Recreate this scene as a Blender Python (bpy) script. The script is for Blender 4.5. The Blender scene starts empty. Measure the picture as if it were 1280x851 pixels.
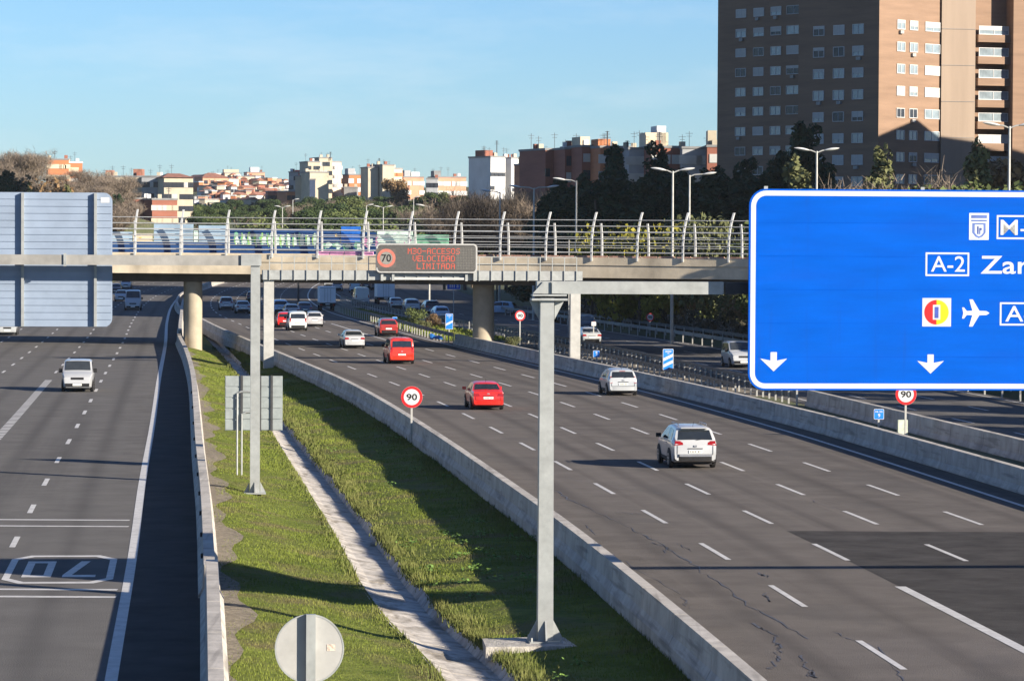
import bpy, bmesh, math, random
import numpy as np
from mathutils import Vector, Matrix

rng = random.Random(7)
nrng = np.random.default_rng(11)
scene = bpy.context.scene
COL = scene.collection
R = math.radians

# ------------------------------------------------------------------ camera model
F = 4300.0; CX = 640.0; CY = 425.5; HC = 9.4
PITCH = math.atan(133.5 / F); ROLL = R(0.3)
_fw = Vector((0, math.cos(PITCH), -math.sin(PITCH)))
_up0 = Vector((0, math.sin(PITCH), math.cos(PITCH))); _rt0 = Vector((1, 0, 0))
_rt = _rt0 * math.cos(ROLL) + _up0 * math.sin(ROLL)
_up = _up0 * math.cos(ROLL) - _rt0 * math.sin(ROLL)
def ray(px, py):
    return _fw + _rt * ((px - CX) / F) + _up * ((CY - py) / F)
def G(px, py, z=0.0):
    d = ray(px, py); t = (z - HC) / d.z
    return Vector((d.x * t, d.y * t, z))
def D(px, py, Y):
    d = ray(px, py); t = Y / d.y
    return Vector((d.x * t, Y, HC + d.z * t))

# ------------------------------------------------------------------ object helpers
def link(o):
    COL.objects.link(o); return o
def tag(o, label=None, cat=None, group=None, kind=None):
    if label: o['label'] = label
    if cat: o['category'] = cat
    if group: o['group'] = group
    if kind: o['kind'] = kind
    return o
def thing(name, label, cat, loc=(0, 0, 0), rz=0.0, group=None):
    o = bpy.data.objects.new(name, None); link(o)
    o.empty_display_size = 0.3
    o.location = loc; o.rotation_euler = (0, 0, rz)
    return tag(o, label, cat, group)
def copy_tree(o, parent=None):
    c = o.copy(); link(c)
    if parent: c.parent = parent
    for ch in list(o.children): copy_tree(ch, c)
    return c

class MB:
    """mesh builder: collects shapes for ONE mesh object"""
    def __init__(s): s.v = []; s.f = []; s.m = []
    def add(s, vs, fs, mi=0, M=None):
        o = len(s.v)
        for p in vs:
            p = Vector(p)
            s.v.append(tuple(M @ p) if M else tuple(p))
        for f in fs:
            s.f.append([i + o for i in f]); s.m.append(mi)
        return s
    def box(s, c, d, rz=0, mi=0, M=None, taper=1.0):
        x, y, z = d[0] / 2, d[1] / 2, d[2] / 2
        vs = [(-x, -y, -z), (x, -y, -z), (x, y, -z), (-x, y, -z),
              (-x * taper, -y * taper, z), (x * taper, -y * taper, z), (x * taper, y * taper, z), (-x * taper, y * taper, z)]
        T = Matrix.Translation(c) @ Matrix.Rotation(rz, 4, 'Z')
        if M: T = M @ T
        return s.add(vs, [(0, 3, 2, 1), (4, 5, 6, 7), (0, 1, 5, 4), (1, 2, 6, 5), (2, 3, 7, 6), (3, 0, 4, 7)], mi, T)
    def tube(s, pts, rad, n=8, mi=0, cap=True, M=None):
        pts = [Vector(p) for p in pts]
        if not isinstance(rad, (list, tuple)): rad = [rad] * len(pts)
        vs = []; fs = []
        for i, p in enumerate(pts):
            a = pts[max(i - 1, 0)]; b = pts[min(i + 1, len(pts) - 1)]
            t = (b - a).normalized()
            ref = Vector((0, 0, 1)) if abs(t.z) < 0.9 else Vector((0, 1, 0))
            u = t.cross(ref).normalized(); w = u.cross(t).normalized()
            for k in range(n):
                an = 2 * math.pi * k / n + math.pi / n
                vs.append(p + (u * math.cos(an) + w * math.sin(an)) * rad[i])
        for i in range(len(pts) - 1):
            for k in range(n):
                a = i * n + k; b = i * n + (k + 1) % n
                fs.append((a, b, b + n, a + n))
        if cap:
            fs.append(tuple(range(n))[::-1]); fs.append(tuple(range((len(pts) - 1) * n, len(pts) * n)))
        return s.add(vs, fs, mi, M)
    def prism(s, poly, y0, y1, mi=0, M=None):
        """polygon in the xz plane, extruded along y from y0 to y1"""
        n = len(poly)
        vs = [(p[0], y0, p[1]) for p in poly] + [(p[0], y1, p[1]) for p in poly]
        fs = [tuple(range(n)), tuple(range(2 * n - 1, n - 1, -1))]
        for k in range(n):
            j = (k + 1) % n
            fs.append((k, k + n, j + n, j))
        return s.add(vs, fs, mi, M)
    def slab(s, poly, z0, z1, mi=0, M=None):
        """polygon in the xy plane, extruded in z"""
        n = len(poly)
        vs = [(p[0], p[1], z0) for p in poly] + [(p[0], p[1], z1) for p in poly]
        fs = [tuple(range(n))[::-1], tuple(range(n, 2 * n))]
        for k in range(n):
            j = (k + 1) % n
            fs.append((k, j, j + n, k + n))
        return s.add(vs, fs, mi, M)
    def sweep(s, path, prof, mi=0, closed=True, cap=True):
        """path: list of (x,y,z); prof: list of (side,up); side is to the right of travel"""
        path = [Vector(p) for p in path]; n = len(prof); vs = []; fs = []
        for i, p in enumerate(path):
            a = path[max(i - 1, 0)]; b = path[min(i + 1, len(path) - 1)]
            t = (b - a); t.z = 0; t.normalize(); r = Vector((t.y, -t.x, 0))
            for q in prof: vs.append(p + r * q[0] + Vector((0, 0, q[1])))
        for i in range(len(path) - 1):
            for k in range(n if closed else n - 1):
                j = (k + 1) % n
                fs.append((i * n + k, (i + 1) * n + k, (i + 1) * n + j, i * n + j))
        if cap and closed:
            fs.append(tuple(range(n))); fs.append(tuple(range(len(path) * n - 1, (len(path) - 1) * n - 1, -1)))
        return s.add(vs, fs, mi)
    def build(s, name, mats, parent=None, smooth=None, fix=True):
        me = bpy.data.meshes.new(name)
        me.from_pydata(s.v, [], s.f)
        if not isinstance(mats, (list, tuple)): mats = [mats]
        for m in mats: me.materials.append(m)
        if len(mats) > 1: me.polygons.foreach_set('material_index', s.m)
        if fix:
            bm = bmesh.new(); bm.from_mesh(me)
            bmesh.ops.recalc_face_normals(bm, faces=bm.faces)
            bm.to_mesh(me); bm.free()
        if smooth is not None:
            me.shade_smooth(); me.set_sharp_from_angle(angle=R(smooth))
        me.update()
        o = bpy.data.objects.new(name, me); link(o)
        if parent: o.parent = parent
        return o

def mesh_np(name, verts, faces, mat, parent=None):
    me = bpy.data.meshes.new(name)
    nv, nf, k = len(verts), len(faces), faces.shape[1]
    me.vertices.add(nv); me.vertices.foreach_set('co', verts.astype(np.float32).ravel())
    me.loops.add(nf * k); me.loops.foreach_set('vertex_index', faces.astype(np.int32).ravel())
    me.polygons.add(nf); me.polygons.foreach_set('loop_start', np.arange(0, nf * k, k, dtype=np.int32))
    me.update(calc_edges=True); me.validate()
    me.materials.append(mat)
    o = bpy.data.objects.new(name, me); link(o)
    if parent: o.parent = parent
    return o

_txt = {}
def text_geo(s, size=1.0, bold=0.0, extr=0.004):
    key = (s, size, bold, extr)
    if key in _txt: return _txt[key]
    cu = bpy.data.curves.new('lettering', 'FONT'); cu.body = s; cu.size = size
    cu.offset = bold * size; cu.extrude = extr; cu.resolution_u = 3
    ob = bpy.data.objects.new('lettering', cu); link(ob)
    dg = bpy.context.evaluated_depsgraph_get()
    me = bpy.data.meshes.new_from_object(ob.evaluated_get(dg))
    vs = [tuple(v.co) for v in me.vertices]; fs = [tuple(p.vertices) for p in me.polygons]
    bpy.data.objects.remove(ob); bpy.data.curves.remove(cu); bpy.data.meshes.remove(me)
    xs = [v[0] for v in vs]; ys = [v[1] for v in vs]
    _txt[key] = (vs, fs, min(xs), max(xs), min(ys), max(ys))
    return _txt[key]
def fit_text(mb, s, x0, x1, z0, z1, y, bold=0.02, extr=0.004, mi=0):
    """lettering in the xz plane facing -y, fitted to a rectangle"""
    vs, fs, a, b, c, d = text_geo(s, 1.0, bold, extr)
    sx = (x1 - x0) / (b - a); sz = (z1 - z0) / (d - c)
    mb.add([(x0 + (v[0] - a) * sx, y - v[2], z0 + (v[1] - c) * sz) for v in vs], fs, mi)

# ------------------------------------------------------------------ curves of the roads: x as a function of distance
def spline(tab):
    ys = np.array([p[0] for p in tab], float); xs = np.array([p[1] for p in tab], float)
    n = len(ys); m = np.zeros(n)
    d = np.diff(xs) / np.diff(ys)
    m[0] = d[0]; m[-1] = d[-1]
    for i in range(1, n - 1):
        h0, h1 = ys[i] - ys[i - 1], ys[i + 1] - ys[i]
        m[i] = (d[i - 1] * h1 + d[i] * h0) / (h0 + h1)
    def f(y):
        if y <= ys[0]: return float(xs[0] + m[0] * (y - ys[0]))
        if y >= ys[-1]: return float(xs[-1] + m[-1] * (y - ys[-1]))
        i = int(np.searchsorted(ys, y) - 1); i = max(0, min(i, n - 2))
        h = ys[i + 1] - ys[i]; t = (y - ys[i]) / h
        return float(xs[i] * (1 + 2 * t) * (1 - t) ** 2 + h * m[i] * t * (1 - t) ** 2
                     + xs[i + 1] * t * t * (3 - 2 * t) + h * m[i + 1] * t * t * (t - 1))
    return f
LA = spline([(30, 11.9), (76, 8.4), (102, 6.05), (125, 3.65), (150, .92), (197, -4.8), (243, -11.7), (278, -17.1), (314, -22.5),
             (348, -27.3), (402, -34.6), (460, -40.3), (570, -47), (660, -50), (760, -52)])
LR = spline([(30, -4.4), (72.3, -8.41), (99.8, -11.0), (126.3, -13.6), (164.3, -17.2), (216, -22.2), (288.7, -29.1), (357.7, -35.9),
             (439, -43.4), (499, -48.2), (600, -54), (700, -57), (780, -59)])
LB = spline([(30, -2.6), (72.3, -6.4), (90.4, -8.05), (111.7, -10.05), (142.8, -13.1), (172, -15.9), (209, -19.5), (251, -23.9), (288, -28.0),
             (357.7, -34.7), (439, -42.2), (499, -47), (600, -52.6), (780, -57.5)])
def RB(y): return LA(y) + np.interp(y, [30, 120, 160, 200, 270, 300], [15.2, 15.25, 15.5, 15.0, 14.5, 14.3])
def RE(y): return LA(y) + np.interp(y, [30, 120, 160, 200, 270, 300], [13.6, 13.65, 14.0, 13.9, 13.7, 13.6])
def LBR(y): return LA(y) - 4.35
SV = spline([(60, 30), (120, 24.6), (146, 21.7), (188, 17), (217, 13.6), (261, 7.8), (300, 2), (350, -6.2), (400, -14.3), (450, -20.5), (520, -27), (640, -34)])
def slope(f, y): return (f(y + 1) - f(y - 1)) / 2
def heading(f, y): return math.atan(-slope(f, y))
# ------------------------------------------------------------------ materials
def mat(name, col, rough=0.6, metal=0.0, var=0.12, scale=3.0, bump=0.0, bscale=None, col2=None, coat=0.0, detail=5.0, stretch=None, spec=0.3, emit=None):
    m = bpy.data.materials.new(name); m.use_nodes = True
    nt = m.node_tree; N = nt.nodes; L = nt.links
    b = N['Principled BSDF']
    b.inputs['Roughness'].default_value = rough; b.inputs['Metallic'].default_value = metal
    b.inputs['Specular IOR Level'].default_value = spec
    if coat: b.inputs['Coat Weight'].default_value = coat; b.inputs['Coat Roughness'].default_value = 0.06
    tc = N.new('ShaderNodeTexCoord'); mp = N.new('ShaderNodeMapping')
    L.new(tc.outputs['Object'], mp.inputs['Vector'])
    if stretch: mp.inputs['Scale'].default_value = stretch
    nz = N.new('ShaderNodeTexNoise'); nz.inputs['Scale'].default_value = scale; nz.inputs['Detail'].default_value = detail
    nz.inputs['Roughness'].default_value = 0.62
    L.new(mp.outputs[0], nz.inputs['Vector'])
    rp = N.new('ShaderNodeValToRGB')
    c1 = col; c2 = col2 if col2 else tuple(min(1, c * (1 + var * 2)) for c in col)
    if not col2: c1 = tuple(c * (1 - var * 2) for c in col)
    rp.color_ramp.elements[0].position = 0.3; rp.color_ramp.elements[1].position = 0.7
    rp.color_ramp.elements[0].color = (*c1, 1); rp.color_ramp.elements[1].color = (*c2, 1)
    L.new(nz.outputs['Fac'], rp.inputs[0]); L.new(rp.outputs[0], b.inputs['Base Color'])
    if bump:
        n2 = N.new('ShaderNodeTexNoise'); n2.inputs['Scale'].default_value = bscale or scale * 6; n2.inputs['Detail'].default_value = 4
        L.new(mp.outputs[0], n2.inputs['Vector'])
        bp = N.new('ShaderNodeBump'); bp.inputs['Strength'].default_value = bump; bp.inputs['Distance'].default_value = 0.05
        L.new(n2.outputs['Fac'], bp.inputs['Height']); L.new(bp.outputs[0], b.inputs['Normal'])
    if emit:
        b.inputs['Emission Color'].default_value = (*emit[:3], 1); b.inputs['Emission Strength'].default_value = emit[3]
    return m

def mix_layer(m, col, scale, lo, hi, stretch=None, fac=1.0, co='Object'):
    """lay irregular patches of another colour over a material's base colour"""
    nt = m.node_tree; N = nt.nodes; L = nt.links; b = N['Principled BSDF']
    src = b.inputs['Base Color'].links[0].from_socket
    tc = N.new('ShaderNodeTexCoord'); mp = N.new('ShaderNodeMapping'); L.new(tc.outputs[co], mp.inputs[0])
    if stretch: mp.inputs['Scale'].default_value = stretch
    nz = N.new('ShaderNodeTexNoise'); nz.inputs['Scale'].default_value = scale; nz.inputs['Detail'].default_value = 6
    L.new(mp.outputs[0], nz.inputs['Vector'])
    mr = N.new('ShaderNodeMapRange'); mr.inputs['From Min'].default_value = lo; mr.inputs['From Max'].default_value = hi
    mr.inputs['To Max'].default_value = fac
    L.new(nz.outputs['Fac'], mr.inputs['Value'])
    mx = N.new('ShaderNodeMix'); mx.data_type = 'RGBA'
    L.new(mr.outputs[0], mx.inputs['Factor']); L.new(src, mx.inputs['A']); mx.inputs['B'].default_value = (*col, 1)
    L.new(mx.outputs['Result'], b.inputs['Base Color'])
    return m

ASPH = mat('asphalt', (.112, .101, .092), .9, var=.1, scale=.5, bump=.35, bscale=25, spec=.04)
mix_layer(ASPH, (.142, .127, .115), .09, .45, .7, (1.0, .12, 1), .8, 'UV')
mix_layer(ASPH, (.066, .059, .054), .5, .54, .72, (1.3, .022, 1), .7, 'UV')
mix_layer(ASPH, (.142, .127, .115), 1.0, .55, .72, (1.9, .012, 1), .6, 'UV')
mix_layer(ASPH, (.07, .063, .06), 6.0, .62, .75, None, .5)
def lane_tracks(m, width, off, col, fac):
    """oil-darkened strip down the middle of every lane, broken up by noise along the road"""
    nt = m.node_tree; N = nt.nodes; L = nt.links; b = N['Principled BSDF']; src = b.inputs['Base Color'].links[0].from_socket
    tc = N.new('ShaderNodeTexCoord'); sx = N.new('ShaderNodeSeparateXYZ'); L.new(tc.outputs['UV'], sx.inputs[0])
    def mth(op, a, v=None):
        n = N.new('ShaderNodeMath'); n.operation = op
        L.new(a, n.inputs[0]) if not isinstance(a, (int, float)) else None
        if v is not None:
            if isinstance(v, (int, float)): n.inputs[1].default_value = v
            else: L.new(v, n.inputs[1])
        return n.outputs[0]
    ph = mth('MULTIPLY', mth('ADD', sx.outputs['X'], off), 6.28318 / width)
    c = mth('COSINE', ph); c = mth('MAXIMUM', mth('MULTIPLY', c, -1.0), 0.0); c = mth('POWER', c, 5.0)
    mp = N.new('ShaderNodeMapping'); mp.inputs['Scale'].default_value = (.8, .02, 1); L.new(tc.outputs['UV'], mp.inputs[0])
    nz = N.new('ShaderNodeTexNoise'); nz.inputs['Scale'].default_value = 1.0; nz.inputs['Detail'].default_value = 6; L.new(mp.outputs[0], nz.inputs['Vector'])
    f = mth('MULTIPLY', mth('MULTIPLY', c, nz.outputs['Fac']), fac * 1.7)
    mx = N.new('ShaderNodeMix'); mx.data_type = 'RGBA'; L.new(f, mx.inputs['Factor']); L.new(src, mx.inputs['A']); mx.inputs['B'].default_value = (*col, 1)
    L.new(mx.outputs['Result'], b.inputs['Base Color'])
lane_tracks(ASPH, 3.44, 0.0, (.06, .055, .052), .5)
mix_layer(ASPH, (.085, .08, .077), .22, .57, .60, (1.0, .5, 1), .35, 'UV')
ASPHL = mat('grey_asphalt', (.112, .107, .102), .9, var=.1, scale=.5, bump=.35, bscale=25, spec=.04)
mix_layer(ASPHL, (.062, .06, .06), .5, .52, .72, (1.3, .022, 1), .7, 'UV')
mix_layer(ASPHL, (.118, .114, .11), 1.0, .55, .72, (1.9, .012, 1), .6, 'UV')
mix_layer(ASPHL, (.118, .114, .11), .08, .45, .7, (1.0, .1, 1), .6)
lane_tracks(ASPHL, 3.45, .2, (.055, .053, .052), .45)
ASPHN = mat('newer_asphalt', (.053, .05, .048), .9, var=.14, scale=.8, bump=.35, bscale=25, spec=.04)
SHOUL = mat('shoulder_asphalt', (.06, .057, .055), .9, var=.12, scale=.6, bump=.3, bscale=25, spec=.03)
PAINT = mat('road_paint', (.46, .45, .43), .6, var=.1, scale=2)
mix_layer(PAINT, (.2, .19, .18), 4.0, .56, .72, None, .7)
SEAL = mat('crack_sealant', (.068, .067, .071), .55, var=.2, scale=2)
JOINT = mat('road_joint', (.03, .03, .03), .8, var=.2)
CONC = mat('concrete', (.36, .335, .30), .85, var=.14, scale=.8, bump=.2, bscale=12)
mix_layer(CONC, (.13, .12, .11), 1.3, .56, .7, (2.5, .10, 4), .6)
mix_layer(CONC, (.2, .185, .165), 1.2, .52, .75, (1, 1, .3), .7)
CONCD = mat('weathered_concrete', (.40, .37, .33), .88, var=.18, scale=1.5, bump=.3, bscale=10)
mix_layer(CONCD, (.17, .15, .12), 2.0, .52, .7, None, .75)
mix_layer(CONCD, (.12, .10, .07), .9, .56, .66, (1.6, .35, 1), .7)
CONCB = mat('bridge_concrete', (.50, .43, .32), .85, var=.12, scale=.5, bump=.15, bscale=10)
mix_layer(CONCB, (.2, .17, .13), .5, .52, .74, (1, 1, .25), .6)
CONCP = mat('pier_concrete', (.31, .27, .205), .8, var=.08, scale=.9, bump=.1, bscale=10)
GALV = mat('galvanised_steel', (.30, .315, .31), .5, .35, var=.08, scale=3)
mix_layer(GALV, (.3, .3, .3), 1.5, .55, .75, (1, 1, .15), .5)
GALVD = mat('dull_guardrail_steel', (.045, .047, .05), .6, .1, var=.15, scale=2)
SIGNBACK = mat('sign_back_aluminium', (.23, .285, .37), .5, .2, var=.05, scale=1.0)
WHITEP = mat('white_railing_paint', (.40, .41, .41), .5, .1, var=.07, scale=1.5)
POSTW = mat('pale_post_steel', (.36, .36, .34), .5, .2, var=.08, scale=2)
BLUE = mat('blue_sign_sheet', (.0, .074, .43), .6, var=.06, scale=1.3, stretch=(.4, 1, 2.5), spec=.04)
mix_layer(BLUE, (.004, .06, .36), 1.0, .5, .75, (.35, 1, 3.2), .5)
mix_layer(BLUE, (.012, .055, .28), 1.2, .6, .75, (5, 1, .3), .35)
BLUEE = mat('blue_sign_edge', (.0, .05, .36), .7, var=.05, spec=.0)
SIGNW = mat('white_reflective_sheet', (.46, .47, .48), .45, var=.03, scale=3)
SIGNR = mat('red_reflective_sheet', (.52, .012, .015), .45, var=.04, scale=3)
SIGNK = mat('black_sheet', (.012, .012, .014), .5, var=.1)
SIGNY = mat('yellow_sheet', (.8, .45, .01), .45, var=.04)
SIGNG = mat('pale_grey_sheet', (.5, .55, .62), .45, var=.05)
GREYSIGN = mat('grey_sign_back', (.27, .30, .30), .5, .3, var=.07, scale=4)
VMSB = mat('led_screen', (.062, .062, .06), .55, var=.12, scale=8)
VMSF = mat('led_panel_frame', (.36, .36, .35), .5, .3, var=.06)
LEDR = mat('red_leds', (.3, .05, .03), .5, emit=(1.0, .13, .07, .16))
LEDP = mat('pale_leds', (.17, .165, .15), .5, var=.1, scale=14, emit=(.8, .8, .7, .02))
LEDO = mat('led_ring', (.30, .10, .075), .5, emit=(1.0, .2, .14, .10))
RUBBER = mat('tyre_rubber', (.02, .02, .02), .85, var=.15, scale=8)
RIM = mat('alloy_rim', (.4, .4, .42), .35, .8, var=.05)
BLACKP = mat('black_plastic', (.016, .016, .018), .7, var=.1, spec=.15)
GLASS = mat('car_glass', (.016, .02, .024), .06, 0, var=.1, spec=.8)
WINS = mat('windscreen_glass', (.03, .035, .04), .06, 0, var=.1, spec=.8)
TAIL = mat('tail_lamp_red', (.22, .008, .008), .2, var=.1, coat=.5)
HEADL = mat('headlamp_lens', (.6, .62, .65), .12, .2, var=.1, coat=.5)
AMBER = mat('amber_lens', (.6, .2, .02), .25, var=.05)
PLATE = mat('number_plate', (.7, .7, .66), .5, var=.06, scale=10)
GRASSG = mat('grass_ground', (.06, .082, .013), .95, var=.2, scale=1.3, bump=.9, bscale=7, col2=(.14, .158, .034), spec=.1)
mix_layer(GRASSG, (.12, .10, .05), .45, .5, .68, None, .85)
GRASSB = mat('grass_blades', (.078, .112, .012), .8, scale=.25, col2=(.165, .195, .032), spec=.2)
mix_layer(GRASSB, (.15, .13, .05), .45, .5, .68, None, .75)
WEED = mat('dry_weeds', (.075, .1, .02), .85, scale=.8, col2=(.15, .15, .05), spec=.2)
DIRT = mat('dirt_gravel', (.17, .145, .11), .95, var=.25, scale=6, bump=.7, bscale=20)
SCRUB = mat('scrub_ground', (.05, .065, .022), .95, var=.3, scale=.4, bump=.5, bscale=4, col2=(.1, .1, .05))
PARK = mat('park_slope', (.045, .075, .022), .95, var=.3, scale=.05, col2=(.10, .11, .045))
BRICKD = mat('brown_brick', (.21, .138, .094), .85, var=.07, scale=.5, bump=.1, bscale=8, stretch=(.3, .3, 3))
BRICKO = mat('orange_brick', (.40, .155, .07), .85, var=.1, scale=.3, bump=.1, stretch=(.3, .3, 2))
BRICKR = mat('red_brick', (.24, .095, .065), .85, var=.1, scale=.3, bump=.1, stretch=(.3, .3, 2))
BEIGE = mat('beige_render', (.42, .37, .28), .85, var=.08, scale=.3)
CREAM = mat('cream_render', (.55, .47, .34), .85, var=.08, scale=.3)
WHITER = mat('white_render', (.56, .555, .545), .85, var=.05, scale=.3)
GREYR = mat('grey_render', (.3, .31, .32), .85, var=.08, scale=.3)
PINKR = mat('salmon_render', (.5, .26, .17), .85, var=.08, scale=.3)
TERRA = mat('terracotta_roof', (.27, .125, .085), .85, var=.18, scale=.8)
REDROOF = mat('red_metal_roof', (.55, .04, .03), .6, var=.1, scale=.5)
SLATE = mat('grey_roof', (.2, .2, .2), .85, var=.1, scale=.5)
WFRAME = mat('white_window_frame', (.5, .5, .5), .5, var=.06)
PANE = mat('window_pane', (.22, .27, .30), .15, 0, var=.3, scale=.25, spec=.8)  # pale base colour stands in for reflected sky and curtains
SHUT = mat('roller_shutter', (.42, .42, .4), .6, var=.1, scale=.4)
DARKW = mat('dark_window', (.035, .04, .05), .2, 0, var=.2, scale=.3)
BARK = mat('bark', (.09, .07, .05), .9, var=.2, scale=4)
TWIG = mat('bare_twigs', (.15, .12, .09), .9, scale=.5, col2=(.26, .21, .165), spec=.2)
TWIGD = mat('dark_twigs', (.05, .042, .038), .9, scale=.5, col2=(.09, .075, .06), spec=.2)
def leafmat(n, c1, c2): return mat(n, c1, .75, scale=.45, col2=c2, spec=.25)
LEAFD = leafmat('dark_evergreen_leaves', (.012, .028, .012), (.032, .06, .022))
LEAFP = leafmat('pine_needles', (.02, .04, .013), (.058, .085, .025))
LEAFM = leafmat('mid_green_leaves', (.05, .075, .02), (.12, .14, .045))
LEAFY = leafmat('yellow_leaves', (.10, .11, .012), (.27, .23, .03))
LEAFO = leafmat('olive_leaves', (.07, .085, .035), (.15, .15, .06))
LEAFR = leafmat('rusty_leaves', (.13, .085, .04), (.24, .15, .07))
HEDGE = leafmat('ivy_wall_growth', (.03, .03, .018), (.075, .062, .035))
def paintm(n, c, r=.28): return mat(n, c, r, .0, var=.015, coat=.7)
CWHITE = paintm('white_car_paint', (.35, .36, .37)); CSILV = paintm('silver_car_paint', (.34, .36, .375))
CRED = paintm('red_car_paint', (.55, .016, .01)); CORED = paintm('bright_red_paint', (.66, .03, .012)); CDRED = paintm('dark_red_paint', (.28, .03, .025))
CDARK = paintm('dark_car_paint', (.02, .022, .027)); CBLUE = paintm('dark_blue_paint', (.03, .06, .11)); CPBLU = paintm('pale_blue_paint', (.3, .42, .55))
CGREY = paintm('pale_grey_van_paint', (.55, .56, .54)); BOXW = mat('truck_box_panel', (.66, .68, .7), .5, var=.04, scale=.8)
GRAFB = mat('blue_painted_panel', (.015, .055, .17), .6, var=.12, scale=.6)
GRAFL = mat('pale_blue_panel', (.26, .36, .46), .6, var=.12, scale=.4)
GR1 = mat('green_spray_paint', (.28, .55, .12), .6, var=.2, scale=2); GR2 = mat('pale_spray_paint', (.55, .7, .62), .6, var=.15, scale=2)
GR3 = mat('mint_spray_paint', (.16, .42, .27), .6, var=.2, scale=2); GR4 = mat('pink_spray_paint', (.55, .25, .42), .6, var=.2, scale=1.5)
GR5 = mat('ochre_spray_paint', (.55, .36, .1), .6, var=.2, scale=2)
LAMPW = mat('lamp_head_shell', (.6, .6, .57), .4, .2, var=.05)
TARP = mat('blue_plastic_sheet', (.03, .17, .5), .4, var=.25, scale=3)

# ------------------------------------------------------------------ world, sun, camera
SUN_PHI = R(58); SUN_EL = R(19.2)
sd = Vector((math.sin(SUN_PHI) * math.cos(SUN_EL), -math.cos(SUN_PHI) * math.cos(SUN_EL), math.sin(SUN_EL)))
w = bpy.data.worlds.new('World'); scene.world = w; w.use_nodes = True
nt = w.node_tree; bg = nt.nodes['Background']
sky = nt.nodes.new('ShaderNodeTexSky'); sky.sky_type = 'NISHITA'; sky.sun_disc = False
sky.sun_elevation = SUN_EL; sky.sun_rotation = math.atan2(sd.x, sd.y)
sky.altitude = 650; sky.air_density = 1.0; sky.dust_density = 0.25; sky.ozone_density = 3.0
SKYMIX = True; SKYTINT = (.64, .88, 1.22, 1)
hs = nt.nodes.new('ShaderNodeMix'); hs.data_type = 'RGBA'; hs.blend_type = 'MULTIPLY'; hs.inputs['Factor'].default_value = 1.0
nt.links.new(sky.outputs[0], hs.inputs['A']); hs.inputs['B'].default_value = SKYTINT
if SKYMIX:   # thin high cirrus over the clear sky, fixed to directions of the world
    tc = nt.nodes.new('ShaderNodeTexCoord'); mp = nt.nodes.new('ShaderNodeMapping')
    mp.inputs['Scale'].default_value = (9, 9, 42); mp.inputs['Rotation'].default_value = (0, R(6), 0)
    nt.links.new(tc.outputs['Generated'], mp.inputs[0])
    nz = nt.nodes.new('ShaderNodeTexNoise'); nz.inputs['Scale'].default_value = 1.6; nz.inputs['Detail'].default_value = 7; nz.inputs['Roughness'].default_value = .6
    nt.links.new(mp.outputs[0], nz.inputs['Vector'])
    mr = nt.nodes.new('ShaderNodeMapRange'); mr.inputs['From Min'].default_value = .47; mr.inputs['From Max'].default_value = .78; mr.inputs['To Max'].default_value = .2
    nt.links.new(nz.outputs['Fac'], mr.inputs['Value'])
    mx = nt.nodes.new('ShaderNodeMix'); mx.data_type = 'RGBA'
    nt.links.new(mr.outputs[0], mx.inputs['Factor']); nt.links.new(hs.outputs['Result'], mx.inputs['A']); mx.inputs['B'].default_value = (8.2, 8.3, 8.3, 1)
    nt.links.new(mx.outputs['Result'], bg.inputs['Color'])
else:
    nt.links.new(sky.outputs[0], bg.inputs['Color'])
bg.inputs['Strength'].default_value = 0.05
sl = bpy.data.lights.new('sun', 'SUN'); sl.energy = 5.0; sl.angle = R(.53); sl.color = (1.0, .89, .74)
so = bpy.data.objects.new('sun', sl); link(so)
so.rotation_euler = (-sd).to_track_quat('-Z', 'Y').to_euler()

cam = bpy.data.cameras.new('camera'); co = bpy.data.objects.new('camera', cam); link(co)
cam.sensor_width = 36; cam.lens = F / 1280 * 36; cam.clip_start = 1; cam.clip_end = 20000
Mx = Matrix((( _rt.x, _up.x, -_fw.x, 0), (_rt.y, _up.y, -_fw.y, 0), (_rt.z, _up.z, -_fw.z, HC), (0, 0, 0, 1)))
co.matrix_world = Mx
scene.camera = co
scene.view_settings.view_transform = 'Standard'; scene.view_settings.look = 'None'
scene.view_settings.exposure = 1.37; scene.view_settings.gamma = 1.0
scene.render.engine = 'CYCLES'
scene.cycles.max_bounces = 5; scene.cycles.diffuse_bounces = 2; scene.cycles.glossy_bounces = 3
scene.cycles.use_denoising = True
# ------------------------------------------------------------------ terrain: one sheet to the horizon
def sst(a, b, x):
    t = max(0.0, min(1.0, (x - a) / (b - a))); return t * t * (3 - 2 * t)
def hill(x, y):
    z = 0.0
    if y > 640: z += 21 * min(1, (y - 640) / 660)
    if y > 1300: z += min(9, (y - 1300) * .04)
    if y > 2300: z -= min(60, (y - 2300) * .05)
    z += 19 * math.exp(-((x + 128) / 55) ** 2 - ((y - 725) / 105) ** 2)
    z += .5 * math.sin(x * .05 + y * .021) * sst(640, 800, y)
    return z
def sheet(name, mat_, rows, cols, kind='structure', parent=None, smooth=True):
    """rows: list of y; cols(y) -> list of (x, z)"""
    V = []; n = None
    for y in rows:
        c = cols(y); n = len(c)
        V += [(x, y, z) for x, z in c]
    Fc = []
    for i in range(len(rows) - 1):
        for k in range(n - 1):
            a = i * n + k
            Fc.append((a, a + 1, a + n + 1, a + n))
    me = bpy.data.meshes.new(name); me.from_pydata(V, [], Fc)
    for m in (mat_ if isinstance(mat_, list) else [mat_]): me.materials.append(m)
    if smooth: me.shade_smooth()
    me.update(); o = bpy.data.objects.new(name, me); link(o)
    if parent: o.parent = parent
    elif kind: o['kind'] = kind
    return o

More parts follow.
